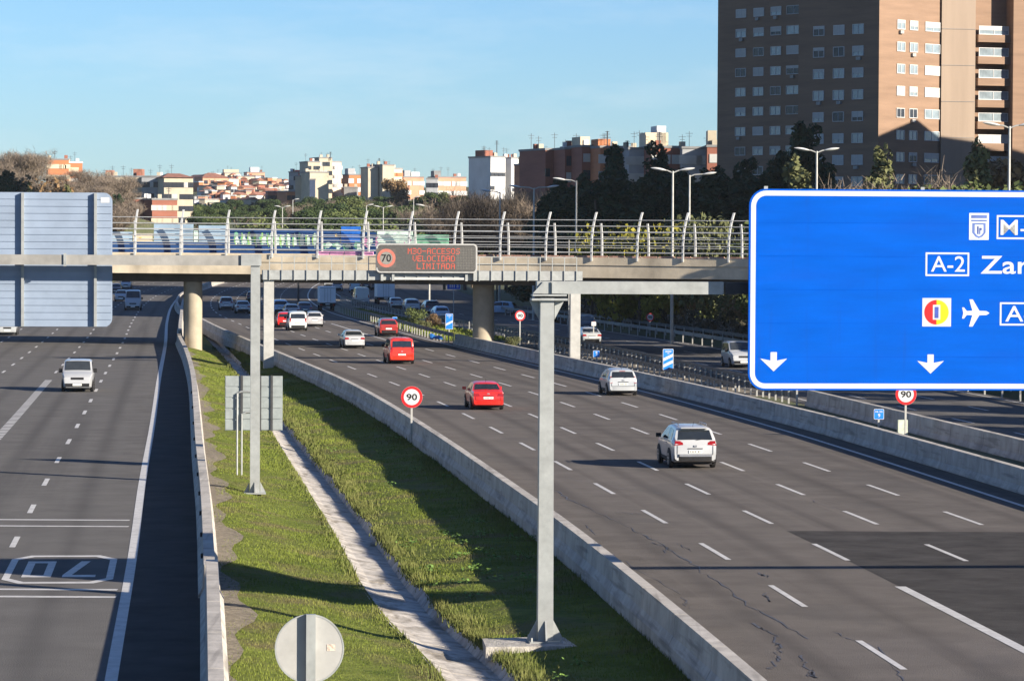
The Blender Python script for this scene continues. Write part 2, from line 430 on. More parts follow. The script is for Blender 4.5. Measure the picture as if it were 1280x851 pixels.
rows_t = list(np.arange(-60, 800, 6.0)) + list(np.arange(800, 2400, 25.0)) + [2600, 3000, 4000, 6000, 9000]
def tcols(y):
    f = 1 - sst(690, 830, y)
    yy = min(y, 800)
    l = LR(yy); s = SV(yy)
    xs = [-4000, -2000, -900, -500, -350, -260, -200, -170, -150, -135, -120, -108, -96, -86, -76, -70]
    xs = [l - 70 + x + 70 for x in xs]
    out = [(x, hill(x, y)) for x in xs]
    out += [(l - o, hill(l - o, y) + .25) for o in (50, 40, 30, 25)] + [(l - 22, .1 + hill(l - 22, y)), (l - 19.2, hill(l - 19, y) * (1 - f) + .12 * (1 - f) - .03 * f)]
    out += [(l - 17.8, hill(l - 18, y) * (1 - f) - 2.2 * f)]
    for t in (.2, .4, .6, .8): x = l - 17.8 + (s + 30 - l + 17.8) * t; out.append((x, hill(x, y) * (1 - f) - 2.2 * f))
    a = np.interp(y, [380, 400], [17.0, 22.0])
    for o, z in ((a - .5, -2.2), (a + .1, -.06), (a + 4, .15), (a + 10, .5), (a + 20, 1.2), (a + 35, 1.5), (a + 60, 1.6)):
        out.append((s + o, hill(s + o, y) + (z * f if z < 0 else z)))
    for x in (120, 160, 220, 300, 420, 600, 1000, 2000, 4000): out.append((s + x, hill(s + x, y) + 1.6))
    return out
sheet('ground', SCRUB, rows_t, tcols)

# ------------------------------------------------------------------ carriageways
rows_r = list(np.arange(20, 790, 4.0))
def rc(fl, fr, z=0.0, n=9):
    def c(y):
        a, b = fl(y), fr(y)
        return [(a + (b - a) * k / (n - 1), z) for k in range(n)]
    return c
def lane_uv(o, f):
    me = o.data; uv = me.uv_layers.new(name='lane')
    co_ = np.zeros(len(me.vertices) * 3); me.vertices.foreach_get('co', co_); co_ = co_.reshape(-1, 3)
    u = np.array([x - f(y) for x, y, z in co_]); li = np.zeros(len(me.loops), dtype=np.int64); me.loops.foreach_get('vertex_index', li)
    uv.data.foreach_set('uv', np.stack([u[li], co_[li, 1]], 1).astype(np.float32).ravel())
right_road = sheet('right_carriageway', ASPH, rows_r, rc(lambda y: LBR(y), lambda y: RB(y) + .25))
left_road = sheet('left_carriageway', ASPHL, rows_r, rc(lambda y: LR(y) - 19.5, lambda y: LB(y) + .1))
service_road = sheet('service_road', ASPHL, rows_r[10:], rc(lambda y: SV(y) - .3, lambda y: SV(y) + np.interp(y, [375, 400], [13.2, 21])))
sheet('shoulder', SHOUL, rows_r, rc(lambda y: LR(y) + .12, lambda y: LB(y) + .05, .004, 4), kind=None, parent=left_road)
lane_uv(right_road, LA); lane_uv(left_road, LR); lane_uv(service_road, SV)
# newer asphalt on the two outer lanes
sheet('newer_asphalt_patch', ASPHN, list(np.arange(40, 110, 3.0)) + [109.2], rc(lambda y: LA(y) + 3.45, lambda y: RE(y) - .15, .004, 7), kind=None, parent=right_road)

def band(mb, f, off, y0, y1, wd, z=.008, step=3.0):
    n = max(1, int(math.ceil((y1 - y0) / step))); vs = []; fs = []
    for i in range(n + 1):
        y = y0 + (y1 - y0) * i / n; x = f(y) + off
        vs += [(x - wd / 2, y, z), (x + wd / 2, y, z)]
    for i in range(n): fs.append((2 * i, 2 * i + 1, 2 * i + 3, 2 * i + 2))
    mb.add(vs, fs)
def dashes(mb, f, off, y0, y1, phase, stroke, wd, cyc=12.5):
    k = math.ceil((y0 - phase) / cyc); y = phase + k * cyc
    while y < y1:
        band(mb, f, off, y - stroke / 2, y + stroke / 2, wd); y += cyc
mr_ = MB()
for k in range(4):
    if k == 1:
        dashes(mr_, LA, 3.45, 96, 640, 102, 5.3, .16); band(mr_, LA, 3.45, 30, 92, .3)
    elif k == 3:
        dashes(mr_, LA, 10.3, 40, 298, 102, 5.3, .16); band(mr_, LA, 9.7, 302, 356, .2); dashes(mr_, LA, 9.6, 360, 640, 102, 5.3, .16)
    else: dashes(mr_, LA, k * 3.44, 40, 640, 102, 5.3, .16)
band(mr_, lambda y: RE(y), 0, 30, 640, .2)
band(mr_, LA, -3.55, 30, 640, .18)
mr_.build('lane_markings', PAINT, right_road)
ml_ = MB()
band(ml_, LR, 0, 30, 640, .27)
dashes(ml_, LR, -3.62, 40, 640, 103.9, 3.6, .18, 12.45)
for y in np.arange(40, 217, 1.25): band(ml_, LR, -6.95, y, y + .72, .45)
dashes(ml_, LR, -6.95, 219, 640, 229.7, 3.6, .16, 12.45)
dashes(ml_, LR, -10.45, 40, 640, 229.7, 3.6, .16, 12.45)
dashes(ml_, LR, -13.9, 40, 640, 229.7, 3.6, .16, 12.45)
band(ml_, LR, -17.4, 30, 640, .2)
for (ya, wd) in ((109.5, .35), (111.9, .35), (88.3, .38), (90.1, .38)):   # transverse lines
    vs = [(LR(ya) - 3.62 - 3.4, ya - wd / 2, .008), (LR(ya) - .25, ya - wd / 2, .008), (LR(ya) - .25, ya + wd / 2, .008), (LR(ya) - 7.0, ya + wd / 2, .008)]
    ml_.add(vs, [(0, 1, 2, 3)])
# painted 70 in a rounded frame, reading towards the oncoming drivers
ang = math.pi + heading(LR, 95)
cxm, cym = LR(95.6) - 1.93, 95.6
T70 = Matrix.Translation((cxm, cym, .009)) @ Matrix.Rotation(ang, 4, 'Z')
def ring_poly(w, h, c):
    return [(-w + c, -h), (w - c, -h), (w, -h + c * 2.2), (w, h - c * 2.2), (w - c, h), (-w + c, h), (-w, h - c * 2.2), (-w, -h + c * 2.2)]
o_, i_ = ring_poly(1.5, 4.0, .5), ring_poly(1.3, 3.55, .42)
ml_.add([(p[0], p[1], 0) for p in o_ + i_], [(k, (k + 1) % 8, 8 + (k + 1) % 8, 8 + k) for k in range(8)], 0, T70)
def bar70(x0, y0, x1, y1): ml_.add([(x0, y0, 0), (x1, y0, 0), (x1, y1, 0), (x0, y1, 0)], [(0, 1, 2, 3)], 0, T70)
bar70(-1.0, 1.7, -.1, 2.3); ml_.add([(-.35, 1.7, 0), (-.1, 1.7, 0), (-.5, -2.2, 0), (-.76, -2.2, 0)], [(0, 1, 2, 3)], 0, T70)
bar70(.2, -2.2, .42, 2.3); bar70(.78, -2.2, 1.0, 2.3); bar70(.42, 1.75, .78, 2.3); bar70(.42, -2.2, .78, -1.65)
ml_.build('lane_markings', PAINT, left_road)
ms_ = MB()
band(ms_, SV, .6, 60, 640, .18); band(ms_, SV, 12.4, 60, 380, .18)
for k in (1, 2): dashes(ms_, SV, .6 + k * 3.9, 60, 640, 100, 4.5, .16)
ms_.build('lane_markings', PAINT, service_road)

# sealed cracks and joints of the right carriageway
cr = MB()
def crack(pts, wd):
    P = [G(*p) for p in pts]; Q = []
    for a, b in zip(P[:-1], P[1:]):
        for t in np.linspace(0, 1, 12)[:-1]:
            Q.append(a.lerp(b, t) + Vector((rng.gauss(0, .05), rng.gauss(0, .25), 0)))
    Q.append(P[-1]); vs = []; fs = []
    for i, p in enumerate(Q):
        t = (Q[min(i + 1, len(Q) - 1)] - Q[max(i - 1, 0)]).normalized(); r = Vector((t.y, -t.x, 0)) * wd * rng.uniform(.04, .42)
        vs += [(p.x - r.x, p.y - r.y, .007), (p.x + r.x, p.y + r.y, .007)]
    for i in range(len(Q) - 1): fs.append((2 * i, 2 * i + 1, 2 * i + 3, 2 * i + 2))
    cr.add(vs, fs)
crack([(688, 610), (720, 628), (790, 660), (860, 700), (930, 752), (1010, 798)], .09)
crack([(940, 778), (968, 795), (975, 815), (964, 836)], .10)
crack([(1000, 820), (1016, 838), (1012, 846)], .09)
crack([(812, 678), (835, 684), (830, 692)], .07); crack([(845, 680), (866, 690)], .06)
crack([(950, 716), (960, 721)], .08); crack([(956, 742), (961, 749)], .08)
crack([(1043, 790), (1100, 812), (1130, 851)], .06); crack([(852, 748), (862, 760)], .05)
crack([(700, 597), (812, 616), (905, 621), (1000, 627), (1100, 628), (1280, 642)], .03); crack([(690, 655), (760, 690), (850, 742)], .03); crack([(1010, 624), (1045, 636)], .04); crack([(730, 655), (745, 668)], .06); crack([(768, 640), (800, 642)], .05)
cr.build('sealed_crack', SEAL, right_road)
# ------------------------------------------------------------------ median: grass banks either side of a concrete ditch
DL = spline([(40, .8), (78.5, -1.66), (91, -3.45), (98, -4.26), (112.6, -5.7), (140, -8.6), (177, -12.5), (215, -16.3), (250, -20.2), (300, -26.0), (360, -33)])
def DW(y): return float(np.interp(y, [78, 110, 150, 190, 300], [1.75, 1.5, 1.3, 1.05, 1.0]))
def DR(y): return DL(y) + DW(y)
def bump(x, y): return .035 * math.sin(x * 1.1 + y * .31 + 1.5 * math.sin(y * .13)) + .03 * math.sin(x * .5 - y * .23 + 2 * math.sin(y * .07)) + .022 * math.sin(x * 2.3 + y * .71 + math.sin(x * 1.3))
def left_bank(y, t):
    a, b = LB(y) + .12, DL(y)
    x = a + (b - a) * t
    return x, -.1 - .5 * sst(.05, 1, t) + bump(x, y) * math.sin(math.pi * t)
def right_bank(y, t):
    a, b = DR(y), LBR(y) - .02
    x = a + (b - a) * t
    return x, -.60 + .36 * t ** .8 + .9 * bump(x, y) * math.sin(math.pi * t)
rows_m = list(np.arange(24, 180, 1.5)) + list(np.arange(180, 420, 4.0))
sheet('left_grass_bank', GRASSG, rows_m, lambda y: [left_bank(y, k / 12) for k in range(13)])
sheet('right_grass_bank', GRASSG, rows_m, lambda y: [right_bank(y, k / 14) for k in range(15)])
def gm(y):
    wd = .75 + .25 * math.sin(y * .31) + .2 * math.sin(y * .83)
    c = []
    for k in range(4):
        t = wd * k / 3 / max(1, (DL(y) - LB(y) - .12)); x, z = left_bank(y, min(t, 1)); c.append((x, z + .02))
    return c
sheet('gravel_margin', DIRT, rows_m, gm)
sheet('median_end', SCRUB, list(np.arange(416, 790, 8.0)), lambda y: [(LB(y), -.05), (LBR(y) + .1, -.05)])
db = MB()
y = 26.0
while y < 330:
    L_ = 1.9; y1 = y + L_ - .02; dz = rng.uniform(-.012, .012); tw = rng.uniform(-.012, .012)
    for (ya, yb) in ((y, y1),):
        w_ = DW(y); pr = [(-.08, -.60), (.22 * w_, -.74), (.88 * w_, -.90), (w_ + .02, -.60), (w_ + .04, -.95), (.8 * w_, -1.1), (.2 * w_, -1.1), (-.12, -.95)]
        vs = []
        for yy, s_ in ((ya, 0), (yb, tw)): vs += [(DL(yy) + p[0], yy, p[1] + dz + s_) for p in pr]
        n = 8; fs = [tuple(range(n)), tuple(range(2 * n - 1, n - 1, -1))] + [(k, k + n, (k + 1) % n + n, (k + 1) % n) for k in range(n)]
        db.add(vs, fs)
    y += L_
ditch = db.build('concrete_ditch', CONCD); ditch['kind'] = 'structure'
# grass: far too many blades to count
def blades(name, n, y0, y1, hmin, hmax, mat_, sampler, wd=.018, seed=1):
    r = np.random.default_rng(seed)
    Y = y0 * (y1 / y0) ** r.random(n * 2); V = np.zeros((n * 3, 3)); k = 0
    for yy in Y:
        p = sampler(float(yy), r)
        if p is None: continue
        x, z, hs = p
        h = r.uniform(hmin, hmax) * hs; a = r.random() * 6.283; ww = wd * (yy / 90) ** .8 * r.uniform(.7, 1.4); lean = r.uniform(0, .6) * h; b = r.random() * 6.283
        V[3 * k] = (x - ww * math.cos(a), yy - ww * math.sin(a), z - .02); V[3 * k + 1] = (x + ww * math.cos(a), yy + ww * math.sin(a), z - .02)
        V[3 * k + 2] = (x + lean * math.cos(b), yy + lean * math.sin(b), z + h)
        k += 1
        if k == n: break
    o = mesh_np(name, V[:3 * k], np.arange(3 * k).reshape(-1, 3), mat_); o['kind'] = 'stuff'; return o
def patch(x, y): return .5 + .5 * math.sin(x * .9 + 2 * math.sin(y * .23)) * math.sin(y * .41 + 1.3 * math.sin(x * .5))
def sL(y, r):
    t = r.random() ** .9; x, z = left_bank(y, t)
    g = .75 + .25 * math.sin(y * .31) + .2 * math.sin(y * .83)
    if x - LB(y) < g * r.uniform(.5, 1.15): return None
    return x, z, .5 + .9 * patch(x, y)
def sR(y, r):
    t = r.random(); x, z = right_bank(y, t)
    if patch(x * .7, y * .6 + 4) < .12 * r.random(): return None
    return x, z, .5 + 1.0 * patch(x, y)
def sEdge(y, r):
    if patch(y * .3, y * .5) < r.random() * .9: return None
    if r.random() < .3: x, z = left_bank(y, 1 - abs(r.normal()) * .05)
    else: x, z = right_bank(y, min(1, abs(r.normal()) * .08))
    return x, z, .4 + 1.2 * patch(x * 1.5, y * 1.3)
def sBar(y, r):
    if patch(y * .2 + 3, y * .35) < r.random(): return None
    x, z = right_bank(y, 1 - abs(r.normal()) * .12); return x, z, .5 + patch(x * 1.5, y * 1.3)
gb = blades('grass', 170000, 62, 280, .03, .08, GRASSB, lambda y, r: sL(y, r) if r.random() < .45 else sR(y, r), .010, 3)
we = blades('tall_weeds', 24000, 62, 300, .06, .18, WEED, lambda y, r: sEdge(y, r) if r.random() < .6 else sBar(y, r), .016, 4)
def sDR(y, r):
    if patch(y * .37, y * .23) < r.random() * 1.1: return None
    x, z = right_bank(y, min(1, abs(r.normal()) * .035)); return x - abs(r.normal()) * .10, z - .04, .5 + 1.0 * patch(y * .8, y * .55)
blades('ditch_edge_weeds', 22000, 62, 260, .07, .21, WEED, sDR, .016, 14)
# broad leaved weeds in clumps on the right bank
cl = []; clf = []
for i in range(40):
    yy = rng.choice([rng.uniform(96, 112), rng.uniform(96, 112), rng.uniform(70, 180)]); x0, z0 = right_bank(yy, rng.uniform(.05, .95))
    for k in range(26):
        a = rng.random() * 6.28; rr = abs(rng.gauss(0, .22)); s_ = rng.uniform(.03, .07); p = Vector((x0 + rr * math.cos(a), yy + rr * math.sin(a), z0 + rng.uniform(.04, .2)))
        u = Vector((rng.gauss(0, 1), rng.gauss(0, 1), rng.gauss(0, .4))).normalized(); v_ = u.cross(Vector((rng.gauss(0, .4), rng.gauss(0, .4), 1))).normalized()
        b = len(cl); cl += [p - u * s_, p + v_ * s_ * .7, p + u * s_, p - v_ * s_ * .7]; clf.append((b, b + 1, b + 2, b + 3))
mesh_np('broadleaf_weeds', np.array([tuple(v) for v in cl]), np.array(clf), leafmat('weed_leaves', (.07, .14, .03), (.15, .24, .05)))['kind'] = 'stuff'

# ------------------------------------------------------------------ verge right of the carriageway
def vz(y): return .0
rows_v = list(np.arange(20, 790, 4.0))
sheet('right_verge', DIRT, rows_v, lambda y: [(RB(y) + .2 + (SV(y) - .3 - RB(y) - .2) * k / 6, -.02 + .06 * math.sin(math.pi * k / 6)) for k in range(7)])
sheet('verge_ground_cover', SCRUB, list(np.arange(40, 200, 3.0)), lambda y: [(RB(y) + .5 + (SV(y) - 1.0 - RB(y)) * k / 6, .0 + .1 * math.sin(math.pi * k / 6)) for k in range(7)])

# ------------------------------------------------------------------ concrete safety barriers
def barrier(label, f, y0, y1, h, zb, group='concrete safety barriers', wb=.29, wt=.145, seg=6.0, mt=CONC, cap=False):
    mb = MB(); y = y0
    pr = [(-wb, zb), (-wb, .07), (-wb * .62, .28), (-wt, h), (wt, h), (wb * .62, .28), (wb, .07), (wb, zb)]
    while y < y1:
        ye = min(y + seg, y1); path = [(f(a), a, 0) for a in np.linspace(y, ye - .05, 3)]
        mb.sweep(path, pr); y = ye
    o = mb.build('concrete_barrier', mt)
    return tag(o, label, 'barrier', group)
barrier('long concrete barrier between the grass median and the right carriageway with red cars', lambda y: LBR(y) + .0, 24, 620, .78, -.5)
barrier('low winding concrete barrier along the dark shoulder of the left carriageway', lambda y: LB(y) + .1, 88.2, 289, .86, -.4)
lbar = bpy.data.objects['concrete_barrier.001']
for yy in (92, 98.5, 106, 114, 123, 133, 144, 156, 170, 186):
    MB().box((LB(yy) - .08, yy, .74), (.05, .30, .13)).build('reflector', SIGNK, lbar)
barrier('nearest thick pale concrete barrier section beside the painted 70, at the bottom edge', lambda y: LB(y) + .16, 24, 88, 1.02, -.4, wb=.3, wt=.15)
barrier('shaded far concrete barrier behind the left bridge pier', lambda y: LB(y) + .3, 300, 640, .86, -.4)
barrier('concrete barrier along the far side of the right carriageway behind the white cars', lambda y: RB(y), 24, 291, .9, -.1)
barrier('short concrete barrier under the blue direction sign beside the shaded service road', lambda y: SV(y) - .5, 60, 189, .9, -.1)
# ------------------------------------------------------------------ the overbridge
def bth(x): return R(5 + 19 * max(-1.5, min(1.6, (x + 32) / 51)))
_bz = {}
BX = np.arange(-112, 92.01, .5); BY = np.zeros(len(BX)); BY[0] = 0
for i in range(1, len(BX)): BY[i] = BY[i - 1] - .5 * math.tan(bth(BX[i] - .25))
BY += 282.5 - np.interp(-32, BX, BY)
def by(x): return float(np.interp(x, BX, BY))
def btop(x): return 7.62 - (x + 32) * .0025
def bn(x): t = bth(x); return Vector((math.sin(t), math.cos(t), 0))    # towards the far side
def bpt(x, off, z): n = bn(x); return Vector((x + n.x * off, by(x) + n.y * off, btop(x) + z))
W_ = 11.5
root = thing('overbridge', 'curved concrete road bridge with white pipe railings crossing over both carriageways', 'bridge', (0, 0, 0))
def bsweep(prof, x0, x1, st=3.0, mb=None):
    mb = mb or MB(); xs = list(np.arange(x0, x1 + .01, st))
    mb.sweep([(x, by(x), btop(x)) for x in xs], [(-p[0], p[1]) for p in prof])
    return mb
mb = MB(); xs = np.arange(-109, 90, 3.0); vs = []; n = 0
prof = [(0.0, 0.0), (0.0, -.62), (.07, -.66), (.07, -1.62), (W_ / 2, -1.60), (W_ - .07, -1.62), (W_, 0.0), (W_ - .5, 0.0), (W_ - .5, -.28), (.5, -.28), (.5, 0.0)]
n = len(prof)
for x in xs: vs += [bpt(x, p[0], p[1]) for p in prof]
fs = []
for i in range(len(xs) - 1):
    for k in range(n):
        j = (k + 1) % n; fs.append((i * n + k, (i + 1) * n + k, (i + 1) * n + j, i * n + j))
fs += [tuple(range(n)), tuple(range(len(xs) * n - 1, (len(xs) - 1) * n - 1, -1))]
mb.add(vs, fs); mb.build('deck', CONCB, root)
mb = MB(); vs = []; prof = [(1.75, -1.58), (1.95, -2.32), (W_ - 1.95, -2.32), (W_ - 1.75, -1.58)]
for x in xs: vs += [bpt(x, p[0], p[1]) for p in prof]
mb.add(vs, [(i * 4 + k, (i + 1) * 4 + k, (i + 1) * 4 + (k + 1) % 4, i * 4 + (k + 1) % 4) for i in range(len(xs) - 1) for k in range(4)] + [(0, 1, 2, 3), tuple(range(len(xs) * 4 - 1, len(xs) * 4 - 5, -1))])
mb.build('girder', mat('shaded_girder_concrete', (.07, .062, .052), .9, var=.2, scale=.6), root)  # shade under the deck is put into the girder's dark colour
def pier(x, off, r):
    p = bpt(x, off, 0); m = MB()
    m.tube([(p.x, p.y, -1.0), (p.x, p.y, btop(x) - 2.1)], [r, r], 28)
    m.build('pier', CONCP, root, smooth=40)
pier(-26.7, 2.7, .72); pier(-27.9, 8.0, .72); pier(-3.4, 3.9, .88); pier(-4.6, 8.6, .8)
pier(19.0, 3.5, .72); pier(20.0, 8.0, .72); pier(40.0, 5.5, .8); pier(-56, 3.4, .72); pier(-56, 8, .72); pier(-84, 5.5, .8); pier(66, 5.5, .8)
# near railing: posts curving inwards, six pipes
def post(x, off, sgn, h, lean, wd):
    b = bpt(x, off, 0); n_ = bn(x) * sgn; t_ = Vector((n_.y, -n_.x, 0)); m = MB(); vs = []
    for k in range(7):
        s_ = k / 6; z = -.28 + (h + .28) * s_; o = lean * max(0, (s_ - .3) / .7) ** 2
        for a, c in ((-wd, -.11), (wd, -.11), (wd, .11), (-wd, .11)): vs.append(b + t_ * a + n_ * (o + c) + Vector((0, 0, z)))
    fs = [(0, 1, 2, 3), (27, 26, 25, 24)]
    for k in range(6):
        for q in range(4): fs.append((k * 4 + q, k * 4 + (q + 1) % 4, k * 4 + 4 + (q + 1) % 4, k * 4 + 4 + q))
    m.add(vs, fs); m.build('railing_post', WHITEP, root)
def px_to_bx(px, off=0.0):
    lo, hi = -106.0, 88.0
    for _ in range(40):
        mid = (lo + hi) / 2; p = bpt(mid, off, 0)
        sx = CX + F * (p.x / (p.y))
        if sx < px: lo = mid
        else: hi = mid
    return (lo + hi) / 2
NH, NL = 3.62, 1.25
for k in range(-11, 24): post(px_to_bx(168 + 57.1 * k), -.05, 1, NH, NL, .066)
def rail(off, h, z, lean, H, sgn, r):
    s_ = (z + .28) / (H + .28); o = off + sgn * lean * max(0, (s_ - .3) / .7) ** 2
    m = MB(); m.tube([bpt(x, o, z) for x in np.arange(-106, 88, 2.0)], r, 6); m.build('rail', WHITEP, root, smooth=60)
for z in (.42, .95, 1.48, 2.0, 2.5, 2.98): rail(-.2, 0, z, NL, NH, 1, .031)
for k in range(-11, 23): post(px_to_bx(227 + 58.3 * k, W_), W_ + .05, -1, 2.75, .35, .07)
for z in (.3, .72, 1.15, 1.6, 2.05, 2.5): rail(W_ + .2, 0, z, .35, 2.75, -1, .03)
# kerb of painted bricks and low rubble seen along the parapet foot
m = MB()
for x in np.arange(-15.5, -11.3, 1.2): m.box(bpt(x, .16, .14), (1.15, .2, .3), -bth(x))
m.build('painted_kerb', GR4, root)
m = MB()
for x in np.arange(-10, 30, 1.3): m.box(bpt(x, .3, .07), (1.2, .25, .15), -bth(x))
m.build('brick_edge', mat('kerb_brick', (.36, .22, .17), .85, scale=4, var=.2), root)

# hoarding of painted panels along the far edge of the bridge
hd = thing('graffiti_hoarding', 'long low blue hoarding covered in green and white graffiti behind the bridge railing', 'hoarding', (0, 0, 0))
def hpanel(x0, x1, z0, z1, mt, off=W_ + .75, th=.12, nm='panel'):
    m = MB(); xs = np.linspace(x0, x1, max(2, int((x1 - x0) / 2) + 1)); vs = []
    for x in xs: vs += [bpt(x, off, z0), bpt(x, off + th, z0), bpt(x, off + th, z1), bpt(x, off, z1)]
    fs = [(3, 2, 1, 0), tuple(range(len(vs) - 4, len(vs)))]
    for i in range(len(xs) - 1):
        for q in range(4): fs.append((i * 4 + q, i * 4 + (q + 1) % 4, i * 4 + 4 + (q + 1) % 4, i * 4 + 4 + q))
    m.add(vs, fs); return m.build(nm, mt, hd)
def hx(px): return px_to_bx(px, W_ + .8)
hpanel(hx(110), hx(560), -1.2, .95, GRAFB, nm='lower_panel')
hpanel(hx(110), hx(165), .955, 1.75, GRAFL); hpanel(hx(166), hx(190), .955, 1.6, CREAM); hpanel(hx(192), hx(241), .955, 2.45, GRAFL); hpanel(hx(242), hx(247), .955, 1.9, GR2)
hpanel(hx(248), hx(285), .955, 2.35, GRAFL); hpanel(hx(286), hx(397), .955, 2.1, GRAFB); hpanel(hx(398), hx(425), .955, 1.95, GRAFB); hpanel(hx(426), hx(450), .955, 2.35, mat('bright_blue_panel', (.02, .13, .5), .6)); hpanel(hx(451), hx(470), .955, 1.9, GRAFB); hpanel(hx(471), hx(515), .955, 1.95, GR2); hpanel(hx(516), hx(560), .955, 1.7, GR3)
def graf(px0, px1, z0, z1, mts, n, seed):
    r = random.Random(seed); a, b = hx(px0), hx(px1)
    for mi, mt in enumerate(mts):
        for k in range(n):
            m = MB()
            x = a + (b - a) * (k + .15 + .5 * mi / len(mts)) / n; w = (b - a) / n * r.uniform(.5, .85)
            za, zb = z0 + r.uniform(0, .25), z1 - r.uniform(0, .3); o = W_ + .745 - .008 * mi
            pts = []
            for q in range(9):
                an = 6.283 * q / 9; rr = r.uniform(.45, 1.15)
                pts.append(bpt(x + w * .5 + w * .55 * rr * math.cos(an), o, (za + zb) / 2 + (zb - za) / 2 * rr * math.sin(an)))
            m.add(pts, [tuple(range(9))])
            m.build('spray_paint', mt, hd)
graf(290, 395, .45, 1.9, [GR3, GR1, GR2], 13, 2); graf(400, 452, .3, 1.2, [GR3, GR2], 4, 3); graf(452, 520, .4, 1.6, [GR4, GR2], 5, 4)
graf(172, 178, 1.0, 1.55, [GR5], 1, 5); graf(417, 423, 1.2, 1.9, [GR5], 1, 6)

# ------------------------------------------------------------------ gantry with the matrix sign
def ibox(mb, a, b, w, h, mi=0):
    a, b = Vector(a), Vector(b); t = (b - a); L_ = t.length; rz = math.atan2(t.y, t.x)
    mb.box((a + b) / 2, (L_, w, h), rz, mi)
ga, gb_ = G(335, 459, 0), Vector((0, 0, 0)); ga.y = 246; ga.x = (335.5 - 640) / F * 246
gb2 = Vector((78.5 / F * 249.3, 249.3, 0))
g2 = thing('matrix_sign_gantry', 'grey steel gantry with catwalk carrying the matrix speed display, in front of the bridge', 'gantry', ga)
dv = gb2 - ga; grz = math.atan2(dv.y, dv.x); GL = dv.length; Mg = Matrix.Rotation(grz, 4, 'Z')
gt = 7.75   # top of catwalk railing
for xx in (0, GL):
    m = MB(); m.box((xx, 0, 3.0), (.72, .55, 6.7), 0, 0, Mg); m.build('post', POSTW, g2)
m = MB(); m.box((GL / 2, 0, 6.36), (GL + .9, 1.1, .68), 0, 0, Mg); m.build('catwalk_beam', GALV, g2)
m = MB()
for k in range(26): m.box((GL * k / 25, -.62, 6.85), (.06, .06, 1.75), 0, 0, Mg)
for z in (7.2, 7.7): m.box((GL / 2, -.62, z), (GL, .04, .05), 0, 0, Mg)
m.build('catwalk_railing', GALV, g2)
# matrix display
vx = lambda px: ((px - 335.5) / (718.5 - 335.5)) * GL
vms = thing('matrix_display', 'wide dark LED display showing a 70 ring and red text M30-ACCESOS VELOCIDAD LIMITADA', 'electronic sign', tuple(ga + Mg @ Vector((vx(529.5), -.75, 6.55))), grz)
VW, VH = 7.3, 2.1; zc = VH / 2
def rrect(w, h, r, n=5, cx=0, cz=0):
    P = []
    for (sx, sz, a0) in ((1, -1, -90), (1, 1, 0), (-1, 1, 90), (-1, -1, 180)):
        for k in range(n + 1):
            a = R(a0 + 90 * k / n); P.append((cx + sx * (w - r) + r * math.cos(a), cz + sz * (h - r) + r * math.sin(a)))
    return P
m = MB(); m.prism(rrect(VW / 2, VH / 2, .3, cz=zc), -.35, .0); m.build('frame', VMSF, vms)
m = MB(); m.prism(rrect(VW / 2 - .12, VH / 2 - .1, .22, cz=zc), -.362, -.34); m.build('screen', VMSB, vms)
m = MB()
def ringf(mb, cx, cz, r0, r1, y, n=32, mi=0, M=None):
    vs = []
    for k in range(n): a = 6.283185 * k / n; vs += [(cx + r0 * math.cos(a), y, cz + r0 * math.sin(a)), (cx + r1 * math.cos(a), y, cz + r1 * math.sin(a))]
    mb.add(vs, [(2 * k, 2 * k + 1, (2 * k + 3) % (2 * n), (2 * k + 2) % (2 * n)) for k in range(n)], mi, M)
m.prism([(-2.95 - .72 + .05, zc - .68), (-2.95 + .7, zc - .68), (-2.95 + .7, zc + .68), (-2.95 - .72 + .05, zc + .68)], -.368, -.36)
m.build('ring_panel', mat('ring_led_panel', (.085, .075, .07), .55, scale=10), vms)
m = MB(); ringf(m, -2.93, zc, .46, .66, -.374); m.build('speed_ring', LEDO, vms)
m = MB(); ringf(m, -2.93, zc, .001, .45, -.373); m.build('ring_centre', LEDP, vms)
m = MB(); fit_text(m, '70', -3.28, -2.58, zc - .27, zc + .27, -.378, .02); m.build('lettering', SIGNK, vms)
# dot-matrix style lettering
FONT5 = {'M': '10001 11011 10101 10101 10001 10001 10001', '3': '11110 00001 00001 01110 00001 00001 11110', '0': '01110 10001 10001 10001 10001 10001 01110', '-': '00000 00000 00000 11111 00000 00000 00000',
 'A': '01110 10001 10001 11111 10001 10001 10001', 'C': '01111 10000 10000 10000 10000 10000 01111', 'E': '11111 10000 10000 11110 10000 10000 11111', 'S': '01111 10000 10000 01110 00001 00001 11110', 'O': '01110 10001 10001 10001 10001 10001 01110',
 'V': '10001 10001 10001 10001 10001 01010 00100', 'L': '10000 10000 10000 10000 10000 10000 11111', 'I': '01110 00100 00100 00100 00100 00100 01110', 'D': '11110 10001 10001 10001 10001 10001 11110', 'T': '11111 00100 00100 00100 00100 00100 00100'}
def led(txt, xr0, xr1, z0, h):
    m = MB(); n = len(txt); cw = (xr1 - xr0) / n; dx = cw * .82 / 5; dz = h / 7
    for i, ch in enumerate(txt):
        for r_, row in enumerate(FONT5[ch].split()):
            for c_, b in enumerate(row):
                if b == '1':
                    x = xr0 + i * cw + c_ * dx; z = z0 + h - (r_ + 1) * dz
                    m.add([(x, -.368, z), (x + dx * .92, -.368, z), (x + dx * .92, -.368, z + dz * .92), (x, -.368, z + dz * .92)], [(0, 1, 2, 3)])
    m.build('lettering', LEDR, vms)
vp = lambda px: (px - 529.5) / 124 * VW
led('M30-ACCESOS', vp(506), vp(571), 1.35, .42); led('VELOCIDAD', vp(512), vp(565), .82, .42); led('LIMITADA', vp(517), vp(565), .28, .42)
m = MB()
for k in range(12): m.box((vp(566) + k * .115 + .03, -.366, zc), (.012, .01, 1.6))
